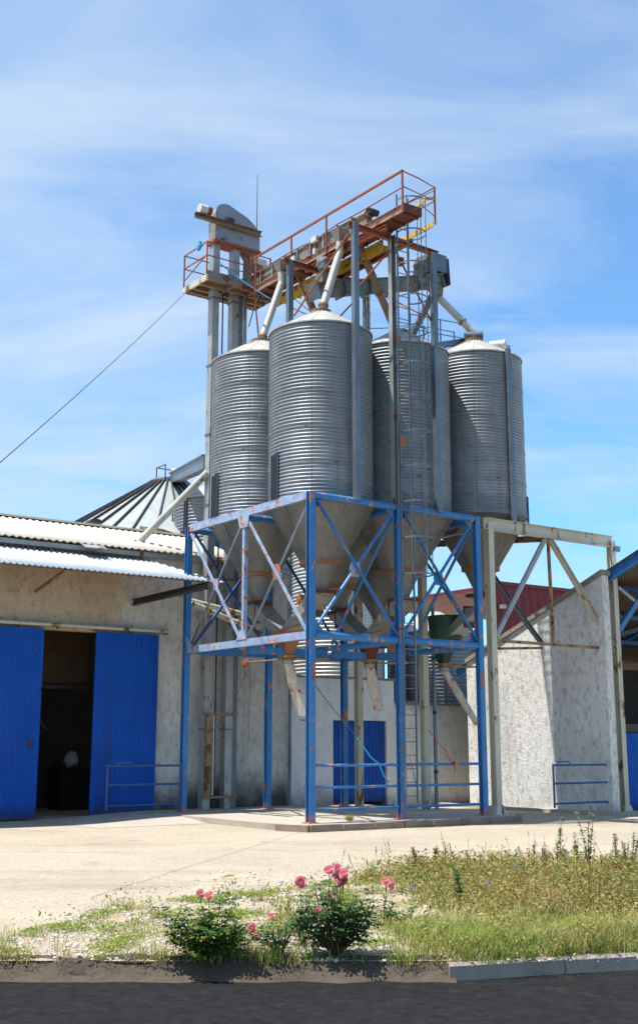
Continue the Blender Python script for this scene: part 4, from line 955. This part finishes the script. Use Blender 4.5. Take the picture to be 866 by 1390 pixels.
for a, b in ((c[0]-.5, c[1]+.1), (c[0]+.3, c[1]+.1), (c[0]-.5, c[1]-.6)): g.bar((a, b, zp-.1), (a, b, zp+.62), .04)
g.bar((c[0]-.5, c[1]+.1, zp+.6), (c[0]+.3, c[1]+.1, zp+.6), .04); g.bar((c[0]-.5, c[1]-.6, zp+.6), (c[0]-.5, c[1]+.1, zp+.6), .04); g.build('handrail', M['grey_steel'], t, 0)
t = thing('chain_conveyor', 'grey trough conveyor climbing from the distant ribbed roof towards the elevator', 'conveyor', (5, 15, 12))
g = MB(); g.sweep([(-.16, -.2), (.16, -.2), (.16, .15), (.22, .15), (.22, .2), (-.22, .2), (-.22, .15), (-.16, .15)], (c[0]+.1, c[1]-.2, zp+.22), (1.5, 7.0, 9.38), xa=None); g.build('trough', M['grey_steel'], t, 0)
g = MB(); g.tube((c[0]+.1, c[1]+.0, zp+.5), (c[0]+.45, c[1]-.2, zp+.52), .14, 16); g.build('drive_motor', M['white_motor'], t); MB().bar((c[0]-.1, c[1]+.2, zp+.15), (c[0]+.3, c[1]-.4, zp+.2), .3, .22).build('tail_box', M['dark'], t, 0)
t = thing('red_building', 'dark red corrugated building peeping over the gable wall', 'building', (20, 13, 0))
g = MB()
def redsheet(a, k, h): return (a, 13.0+h*2-(a-18)*.0, -.1+k*8.0)
corr(g, 18.2, 34, redsheet, .45, .03, 6); g.build('wall', M['dark_red'], t, 30)
g = MB(); g.bar((18.2, 12.95, 7.93), (34, 12.95, 7.93), .12, .14); g.build('roof_edge', M['dark_red'], t, 0)
MB().box(18.2, 34, 13.1, 22, 7.7, 7.85).build('roof', M['dark_red'], t, 0)
g = MB(); g.box(18.4, 18.6, 12.7, 12.95, 6.9, 7.05); g.build('lamp', M['pale_steel'], t, 0)

# ================================================================ PLANTS (world x, y)
class PB(MB): pass
def leaf(g, c, d, up, L, w):
    """a folded pointed leaf: six-sided, creased along the midrib"""
    d = d.normalized(); s = d.cross(up); s = s.normalized() if s.length > 1e-4 else Vector((1, 0, 0)); u = s.cross(d)
    o = len(g.v)
    g.v += [c, c+d*L*.35+s*w*.5+u*w*.15, c+d*L*.75+s*w*.36+u*w*.1, c+d*L-u*w*.1, c+d*L*.75-s*w*.36+u*w*.1, c+d*L*.35-s*w*.5+u*w*.15]
    g.f += [(o, o+1, o+2, o+3), (o, o+3, o+4, o+5)]
def rv(): return Vector((R.gauss(0, 1), R.gauss(0, 1), R.gauss(0, 1))).normalized()
def pbuild(g, name, mat, root, smooth=0):
    me = bpy.data.meshes.new(name); o0 = Vector(root['org']) if root else Vector()
    me.from_pydata([v-o0 for v in g.v], [], g.f); me.update(); me.materials.append(mat)
    if smooth:
        for p in me.polygons: p.use_smooth = True
    o = bpy.data.objects.new(name, me); COL.objects.link(o)
    if root: o.parent = root['obj']
    return o
def rose_flower(c, r, mat, root, facing):
    g = MB(); f = facing.normalized(); x = f.orthogonal().normalized(); y = f.cross(x)
    for ring, (n, op, sz, h) in enumerate(((4, .2, .55, .5), (6, .5, .75, .35), (8, .85, .95, .15), (9, 1.2, 1.05, -.05))):
        for i in range(n):
            t = 2*PI*(i+ring*.37)/n+R.uniform(-.15, .15); rad = x*math.cos(t)+y*math.sin(t); tan = f.cross(rad)
            d = (f*math.cos(op)+rad*math.sin(op)); b = c+f*r*h*.4+rad*r*.08*ring
            L = r*sz*R.uniform(.85, 1.1); w = L*.62; nrm = d.cross(tan)
            o = len(g.v)
            g.v += [b, b+d*L*.45+tan*w-nrm*w*.1, b+d*L*.95+tan*w*.75+nrm*w*.25, b+d*L*1.08+nrm*w*.3, b+d*L*.95-tan*w*.75+nrm*w*.25, b+d*L*.45-tan*w-nrm*w*.1, b+d*L*.55-nrm*w*.25]
            g.f += [(o, o+1, o+6), (o+1, o+2, o+6), (o+2, o+3, o+6), (o+3, o+4, o+6), (o+4, o+5, o+6), (o+5, o, o+6)]
    return pbuild(g, 'flower', mat, root)
def rose(px, py, label, width, height, nleaf, stems, flowers, bright=0, group='rose bushes on the verge'):
    x, y = ground(px, py); z = verge_z(x, y)-.01
    t = thing('rose_bush', label, 'rose bush', (x, y, z), group, flat=True)
    tips = []; g = MB()
    for i in range(stems):
        a = R.uniform(0, 2*PI); rr = width*.5*math.sqrt(R.random()); hh = height*R.uniform(.3, 1.0)*(1-.2*(rr/(width*.5+1e-6))**2)
        p = Vector((x, y, z)); q = Vector((x+math.cos(a)*rr, y+math.sin(a)*rr*.8, z+hh)); m = p.lerp(q, .5)+Vector((math.cos(a)*.04, math.sin(a)*.04, .04))
        g.path([p, p.lerp(m, .6), m, m.lerp(q, .5)+rv()*.02, q], [.009, .008, .006, .005, .003], 5); tips.append((p, m, q))
    pbuild(g, 'stems', M['bark'], t, 1)
    sets = [('foliage', 'rose_leaf', nleaf)]+([('young_shoots', 'bright_leaf', bright)] if bright else [])
    for nm, mt, cnt in sets:
        g = MB()
        for i in range(cnt//5):
            p, m, q = R.choice(tips); f = R.uniform(.25, 1.02)
            c = (p.lerp(m, f*2) if f < .5 else m.lerp(q, f*2-1))+rv()*R.uniform(.01, .12)*(.6 if width < .3 else 1)
            ax = Vector((R.gauss(0, 1), R.gauss(0, 1), R.uniform(-.2, .7))).normalized(); L = R.uniform(.03, .05)
            sd = ax.cross(Vector((0, 0, 1))); sd = sd.normalized() if sd.length > .01 else Vector((1, 0, 0))
            up = (Vector((0, 0, 1))+rv()*.5)
            for dd, off in ((ax, .06), (ax*.5+sd, .03), (ax*.5-sd, .03), (ax*.3+sd, .0), (ax*.3-sd, .0)):      # a leaf of five leaflets
                leaf(g, c+ax*off, dd+Vector((0, 0, -.2)), up, L, L*.62)
        pbuild(g, nm, M[mt], t)
    for (fx, fy, r, pale) in flowers:
        c = Vector((x, y, 0)); k = (y/math.cos(PITCH))      # flower spot at the depth of the bush
        cc, ss = math.cos(PITCH), math.sin(PITCH); X = (fx-433)/FOC; Y = (650-fy)/FOC; rr_ = Vector((X, cc-Y*ss, ss+Y*cc)); tt = (y+R.uniform(-.1, .05))/rr_.y
        c = Vector((0, 0, 1.6))+rr_*tt
        st = MB(); b0 = Vector((x, y, z+height*.35)); st.path([b0, b0.lerp(c, .6)+rv()*.02, c-Vector((0, 0, .02))], [.005, .004, .003], 5)
        s_ = pbuild(st, 'flower_stem', M['stem'], t, 1)
        rose_flower(c, r*.74, M['petal_pale' if pale else 'petal'], {'obj': t['obj'], 'org': t['org']}, Vector((R.uniform(-.3, .3), -.9, R.uniform(.2, .8))))
    return t
rose(455, 1303, 'tall dark leaved rose bush with a cluster of pink blooms at its top', .72, .66, 2900, 34,
     [(447, 1182, .05, 0), (457, 1180, .05, 0), (467, 1187, .05, 0), (462, 1197, .048, 0), (449, 1218, .035, 0), (479, 1236, .045, 0), (468, 1195, .035, 0), (432, 1236, .03, 0), (480, 1226, .025, 0), (455, 1190, .04, 1)])
rose(285, 1304, 'wide rose bush with bright green shoots and two pale blooms on a long stem', .86, .5, 2300, 32,
     [(272, 1214, .042, 1), (284, 1217, .045, 1), (343, 1260, .045, 0), (348, 1273, .045, 0)], bright=1500)
rose(412, 1290, 'slim rose stem with one large round pink bloom', .2, .42, 160, 5, [(408, 1198, .062, 0), (369, 1244, .032, 0)])
rose(520, 1262, 'slim rose with a double pale pink bloom, rightmost of the roses', .25, .3, 160, 5, [(523, 1196, .05, 1), (531, 1203, .05, 1)])
rose(545, 1330-70, 'small leafy rose shoot without blooms in the dry grass', .25, .22, 140, 5, [])
rose(380, 1302, 'low sparse rose shoots between the two big bushes', .4, .34, 420, 10, [])
# tall weeds on the back edge
def weed(px, py, h, label, mt='tall_leaf', n=70, spread=.06, stems=1):
    x, y = ground(px, py); z = verge_z(x, y)-.02
    t = thing('tall_weed', label, 'weed', (x, y, z), 'tall weeds along the verge', flat=True)
    g = MB(); lf = MB()
    for k in range(stems):
        a = R.uniform(0, 2*PI); lean = Vector((math.cos(a), math.sin(a), 0))*R.uniform(.03, spread+.05)
        b = Vector((x, y, z))+Vector((R.uniform(-.03, .03), R.uniform(-.03, .03), 0)); hh = h*R.uniform(.75, 1)
        P = [b+lean*f*f*hh*2+Vector((0, 0, hh*f))+rv()*.008 for f in (0, .25, .5, .75, 1)]
        g.path(P, [.008, .007, .005, .004, .002], 5)
        for i in range(n):
            f = R.uniform(.12, 1)**.8; j = min(3, int(f*4)); c = P[j].lerp(P[j+1], f*4-j); L = R.uniform(.035, .075)*(1.15-f*.6)
            ang = i*2.4; d = Vector((math.cos(ang), math.sin(ang), R.uniform(.2, .9)))
            if R.random() < .35: c = c+d.normalized()*R.uniform(.02, .09)*(1.2-f)
            leaf(lf, c, d, Vector((0, 0, 1))+rv()*.3, L, L*.45)
    pbuild(g, 'stem', M['stem'], t, 1); pbuild(lf, 'leaves', M[mt], t)
where = [(800, 1196, .78, 'tallest bushy pale green weed on the right of the verge', 3), (782, 1192, .55, 'shorter pale weed at the left foot of the tallest one', 2),
         (758, 1194, .72, 'upright pale weed with a bent tip left of the tallest one', 2), (724, 1192, .4, 'thin grey green weed left of the bent weed', 1),
         (741, 1196, .35, 'small leafy weed between two taller ones', 2), (836, 1196, .52, 'slender weed near the right edge of the picture', 2),
         (858, 1200, .55, 'weed cut off by the right edge of the picture', 3), (848, 1194, .5, 'spindly weed just left of the edge weed', 1),
         (590, 1194, .42, 'dry brown spiky weed where the verge begins', 2), (606, 1192, .5, 'tall seedy brown weed right of the spiky one', 1),
         (562, 1198, .4, 'arched brown weed at the left end of the tall growth', 2), (636, 1192, .3, 'small green weed poking above the dry grass', 1),
         (700, 1194, .28, 'faint thin weed in the middle of the back edge', 1), (690, 1196, .22, 'lowest weed of the back edge', 1),
         (626, 1246, .5, 'dark green leafy weed standing in the middle of the verge', 2), (758, 1230, .25, 'broad leaved blue green weed in the dry growth', 1),
         (497, 1190, .1, 'tiny weed at the bare patch', 1)]
for px, py, h, lab, st in where: weed(px, py, h*1.05, lab, 'rusty_leaf' if 'brown' in lab else ('rose_leaf' if 'dark' in lab else 'tall_leaf'), 95 if st > 1 else 70, .09, st)
# weed tuft on the slab
t = thing('grass_tuft', 'small grass tuft growing from the slab behind the kerb', 'grass tuft', world((1.1, .1, 0)), flat=True)
g = MB(); b0 = world((1.1, .1, 0))
for i in range(70):
    d = Vector((R.gauss(0, .5), R.gauss(0, .5), 1)).normalized(); L = R.uniform(.08, .22); c = b0+Vector((R.uniform(-.05, .05), R.uniform(-.05, .05), 0)); leaf(g, c, d, Vector((R.random(), R.random(), 0)), L, .012)
pbuild(g, 'blades', M['grass_green'], t)

# uncountable ground cover
def dens(x, y):
    """how weedy the verge is at this spot, 0..1"""
    vb = verge_back(x); k = kerb_y(x)
    if y < k-.1 or y > vb+.1: return 0
    n = .5+.5*mnoise.noise(Vector((x*1.6, y*1.1, 5)))+.35*mnoise.noise(Vector((x*5, y*4, 1)))
    right = max(0, min(1, (x-.55+.5*mnoise.noise(Vector((x*1.2, y*.9, 55))))/.9))
    bare = max(0, 1-math.hypot((x-.85)/.45, (y-13.2)/1.3))      # bare sandy hump by the last rose
    left = max(0, min(1, (n-.58)*2.2))*.5
    edge = min(1, max(0, (vb-y)/.3+.2))
    rim = max(0, 1-abs(y-k)/.22)*max(0, min(1, n*1.4-.2))*.9
    return max(0, rim, (left*(1-right)+right*min(1, .55+n*.6))-bare*1.3)*edge
def blade(g, x, y, z, h, w, lean):
    a = R.uniform(0, 2*PI); d = Vector((math.cos(a), math.sin(a), 0)); s = Vector((-d.y, d.x, 0))*w/2
    b = Vector((x, y, z)); m = b+d*lean*h*.35+Vector((0, 0, h*.62)); t = b+d*lean*h+Vector((0, 0, h))
    o = len(g.v); g.v += [b-s, b+s, m+s*.8, m-s*.8, t]; g.f += [(o, o+1, o+2, o+3), (o+3, o+2, o+4)]
def cover(name, mt, count, hfn, wfn, acc, lean=(.2, 1.1), xr=(-3.2, 6.2)):
    g = MB(); tries = 0; c = 0
    while c < count and tries < count*30:
        tries += 1
        y = 10.3*(17.5/10.3)**R.random()
        x = R.uniform(-.32, .32)*y*1.0
        a = acc(x, y)*dens(x, y)
        if R.random() > a: continue
        z = verge_z(x, y)
        # tufts
        for k in range(R.randint(3, 7)):
            dx, dy = R.gauss(0, .03), R.gauss(0, .03)
            blade(g, x+dx, y+dy, z-.01, hfn(x, y)*R.uniform(.5, 1.15), wfn()*(y/12), R.uniform(*lean)); c += 1
    return tag(pbuild(g, name, M[mt], None), kind='stuff')
nz = lambda x, y, s, o: .5+.5*mnoise.noise(Vector((x*s, y*s, o)))
front = lambda y: max(0, min(1, (12.6-y)/1.2))
o = cover('green_grass', 'grass_green', 17000, lambda x, y: .1+.12*front(y)*nz(x, y, 2, 7), lambda: R.uniform(.004, .008), lambda x, y: (.06+.94*front(y))*(.25+.75*(x > .5)))
tag(o, 'bright green grass tufts along the right of the verge by the kerb', 'grass')
o = cover('olive_grass', 'grass_olive', 10000, lambda x, y: .08+.26*nz(x, y, 2.3, 2)**2, lambda: R.uniform(.004, .008), lambda x, y: max(0, nz(x, y, 1.4, 11)*1.6-.45))
tag(o, 'olive mixed grass spread across the whole verge', 'grass')
o = cover('dry_grass', 'grass_dry', 10000, lambda x, y: .08+.3*nz(x, y, 2.1, 4)**2, lambda: R.uniform(.003, .006), lambda x, y: max(0, nz(x, y, 1.7, 21)*1.8-.6), (.3, 1.4))
tag(o, 'straw coloured dry grass stalks in the verge', 'grass')
g = MB()
for i in range(520):       # stalks with seed heads standing above the rest
    y = 11.2*(17.2/11.2)**R.random(); x = R.uniform(-.05, .32)*y
    if R.random() > dens(x, y): continue
    z = verge_z(x, y); H = R.uniform(.22, .5); a = R.uniform(0, 2*PI); l = R.uniform(.02, .16)
    p = Vector((x, y, z)); q_ = p+Vector((math.cos(a)*l, math.sin(a)*l, H)); m_2 = p.lerp(q_, .55)+Vector((0, 0, .03)); g.path([p, m_2, q_], [.0025, .002, .0015], 3)
    for k in range(R.randint(5, 12)): leaf(g, m_2.lerp(q_, R.uniform(.3, 1)), rv()+Vector((0, 0, .7)), rv(), R.uniform(.015, .03), .009)
tag(pbuild(g, 'seed_stalks', M['rusty_leaf'], None), 'brown seed stalks standing above the grass of the verge', 'seed stalks', kind='stuff')
def lowleaf(name, mt, count, acc, size, hmax, label):
    g = MB(); c = 0; tries = 0
    while c < count and tries < count*30:
        tries += 1
        y = 10.35*(17.3/10.35)**R.random(); x = R.uniform(-.32, .32)*y
        if R.random() > acc(x, y): continue
        z = verge_z(x, y); H = hmax*R.uniform(.3, 1)
        for k in range(R.randint(6, 14)):
            p = Vector((x+R.gauss(0, .05), y+R.gauss(0, .05), z+R.random()*H)); L = R.uniform(*size)*(y/12)
            leaf(g, p, Vector((R.gauss(0, 1), R.gauss(0, 1), R.uniform(0, .8))), Vector((0, 0, 1))+rv()*.4, L, L*.5); c += 1
    o = pbuild(g, name, M[mt], None); tag(o, label, 'ground cover', kind='stuff'); return o
lowleaf('low_weeds', 'weed_leaf', 34000, lambda x, y: dens(x, y)*(.1+.9*nz(x, y, 2.6, 31)**1.5)*(1-.6*front(y)), (.02, .055), .3, 'leafy olive weeds matting the verge')
lowleaf('rusty_weeds', 'rusty_leaf', 10000, lambda x, y: dens(x, y)*max(0, nz(x, y, 1.5, 41)-.38)*2*(y > 11.8)*(x > .2), (.018, .045), .34, 'rust brown dock and seed heads in the right of the verge')
def creep(x, y):     # creeping yellow-green mat on the left part
    if x > 1.2 or y > verge_back(x)+.1 or y < kerb_y(x): return 0
    n = mnoise.noise(Vector((x*2.0, y*1.3, 77)))+.5*mnoise.noise(Vector((x*6, y*5, 7)))
    band = math.exp(-((y-(verge_back(x)-.35))/.55)**2) if x > -2.3 else .3
    return max(0, min(1, n*2.2-.12+band*.5))
lowleaf('creeping_weeds', 'bright_leaf', 15000, creep, (.02, .038), .045, 'creeping yellow green weeds at the stony left of the verge')
g = MB(); c = 0
for px, py in ((700, 1204), (560, 1232), (814, 1248), (661, 1236), (735, 1200), (772, 1216), (640, 1250)):
    x, y = ground(px, py); z = verge_z(x, y)+R.uniform(.16, .24)
    for i in range(14): leaf(g, Vector((x, y, z)), rv()+Vector((0, 0, .4)), rv(), .028, .014)
    g.path([(x, y, z-.24), (x, y, z)], .002, 4)
o = pbuild(g, 'wildflowers', M['violet'], None); tag(o, 'scattered tiny violet wildflowers in the verge', 'wildflowers', kind='stuff')
# loose stones
ico = [Vector((math.cos(a)*math.cos(e), math.sin(a)*math.cos(e), math.sin(e))) for e in (-.9, 0, .9) for a in [2*PI*k/5+e for k in range(5)]]
def stones(name, count, acc, sz, mt, label):
    g = MB(); c = 0; tries = 0
    while c < count and tries < count*40:
        tries += 1
        y = 10.35*(19/10.35)**R.random(); x = R.uniform(-.32, .32)*y
        if R.random() > acc(x, y): continue
        r = sz[0]*(sz[1]/sz[0])**(R.random()**2.5); z = (verge_z(x, y) if y < verge_back(x) else GZ+.03*mnoise.noise(Vector((x*.35, y*.35, 0)))*min(1, (y-kerb_y(x))/3)); o = len(g.v)
        sx, sy, szz = R.uniform(.7, 1.2), R.uniform(.7, 1.2), R.uniform(.4, .8); rot = R.uniform(0, PI); cr, sr = math.cos(rot), math.sin(rot)
        for v in ico:
            k = r*R.uniform(.75, 1.15); px_, py_ = v.x*sx*k, v.y*sy*k; g.v.append(Vector((x+cr*px_-sr*py_, y+sr*px_+cr*py_, z+v.z*szz*k+r*.2)))
        for b in (0, 5):
            for i in range(5): g.f.append((o+b+i, o+b+(i+1) % 5, o+b+5+(i+1) % 5, o+b+5+i))
        g.f.append(tuple(o+10+i for i in range(5))); c += 1
    o = pbuild(g, name, M[mt], None); tag(o, label, 'stones', kind='stuff')
M['stone_a'] = leafmat('pebbles_pale', (.58, .54, .48), (.4, .35, .29), 0)
M['stone_b'] = leafmat('pebbles_brown', (.3, .25, .2), (.42, .34, .26), 0)
sac = lambda x, y: (1 if y < verge_back(x) else .35*max(0, 1-(y-verge_back(x))/3.5))*(.25+.75*max(0, min(1, (1.2-x)/1.5)))
stones('pale_stones', 3600, sac, (.008, .035), 'stone_a', 'pale loose stones on the left of the verge')
stones('brown_stones', 5200, sac, (.006, .022), 'stone_b', 'brown grit scattered along the edge of the yard')
t = tag(pbuild((lambda q: (leaf(q, Vector((*ground(303, 1194), GZ+.03)), Vector((1, .2, .15)), Vector((0, -.4, 1)), .16, .07), q)[1])(MB()), 'fallen_leaf', M['rusty_leaf'], None), 'single orange brown dead leaf lying on the pale yard', 'leaf')

# ================================================================ SKY, SUN, CAMERA
sv = (U*-.37+W*.12+Vector((0, 0, 1))).normalized()
w = bpy.data.worlds.new('World'); sc.world = w; w.use_nodes = True; nt = w.node_tree; q = N(nt)
bg = nt.nodes['Background']; sky = q.n('ShaderNodeTexSky'); sky.sky_type = 'NISHITA'; sky.sun_disc = False
sky.sun_elevation = math.asin(sv.z); sky.sun_rotation = math.atan2(sv.x, sv.y); sky.altitude = 300; sky.air_density = 1.0; sky.dust_density = .6; sky.ozone_density = 2.6
tc = q.n('ShaderNodeTexCoord'); sx = q.n('ShaderNodeSeparateXYZ'); q.l(tc.outputs['Generated'], sx.inputs[0])
den = q.math('ADD', q.math('MAXIMUM', sx.outputs[2], 0), .22)
cb = q.n('ShaderNodeCombineXYZ'); q.l(q.math('DIVIDE', sx.outputs[0], den), cb.inputs[0]); q.l(q.math('DIVIDE', sx.outputs[1], den), cb.inputs[1])
mp = q.n('ShaderNodeMapping'); mp.inputs['Rotation'].default_value = (0, 0, math.radians(-28)); mp.inputs['Scale'].default_value = (1.5, 3.0, 1); mp.inputs['Location'].default_value = (3.1, 1.7, 0); q.l(cb.outputs[0], mp.inputs['Vector'])
n1 = q.n('ShaderNodeTexNoise'); n1.inputs['Scale'].default_value = 1.1; n1.inputs['Detail'].default_value = 10; n1.inputs['Roughness'].default_value = .58; n1.inputs['Distortion'].default_value = .6; q.l(mp.outputs[0], n1.inputs['Vector'])
# thin cloud veil, thicker towards the west (left)
side = q.ramp(sx.outputs[0], -.35, .35, .62, -.02)
side2 = q.ramp(sx.outputs[2], .05, .6, 1.0, .8)
cf = q.math('MULTIPLY', q.ramp(q.math('ADD', n1.outputs['Fac'], q.math('MULTIPLY', side, .42)), .46, .86, 0, .85), side2)
tn = q.n('ShaderNodeMix', data_type='RGBA', blend_type='MULTIPLY'); tn.inputs[0].default_value = 1
q.l(sky.outputs['Color'], tn.inputs[6]); q.l(q.mix(q.ramp(sx.outputs[2], .05, .6), (.66, 1.08, 1.25), (1.0, 1.24, 1.34)), tn.inputs[7])
mx = q.mix(cf, tn.outputs[2], (3.9, 4.6, 5.4))
q.l(mx, bg.inputs['Color']); bg.inputs['Strength'].default_value = .092
ld = bpy.data.lights.new('sun', 'SUN'); ld.energy = 4.1; ld.angle = math.radians(.53); ld.color = (1, .955, .88)
lo = bpy.data.objects.new('sun', ld); COL.objects.link(lo); lo.rotation_euler = sv.to_track_quat('Z', 'Y').to_euler(); lo.location = (0, 0, 40)
cd = bpy.data.cameras.new('camera'); co = bpy.data.objects.new('camera', cd); COL.objects.link(co); sc.camera = co
co.location = (0, 0, 1.6); co.rotation_euler = (PI/2+PITCH, 0, 0)
cd.sensor_width = 36; cd.lens = FOC/1390*36; cd.shift_y = -45/1390; cd.clip_end = 2000; cd.clip_start = .1
sc.view_settings.view_transform = 'Standard'; sc.view_settings.look = 'None'; sc.view_settings.exposure = .98; sc.view_settings.gamma = 1
# drop leftovers of the frame helper
for o in COL.objects:
    if 'org' in o: del o['org']
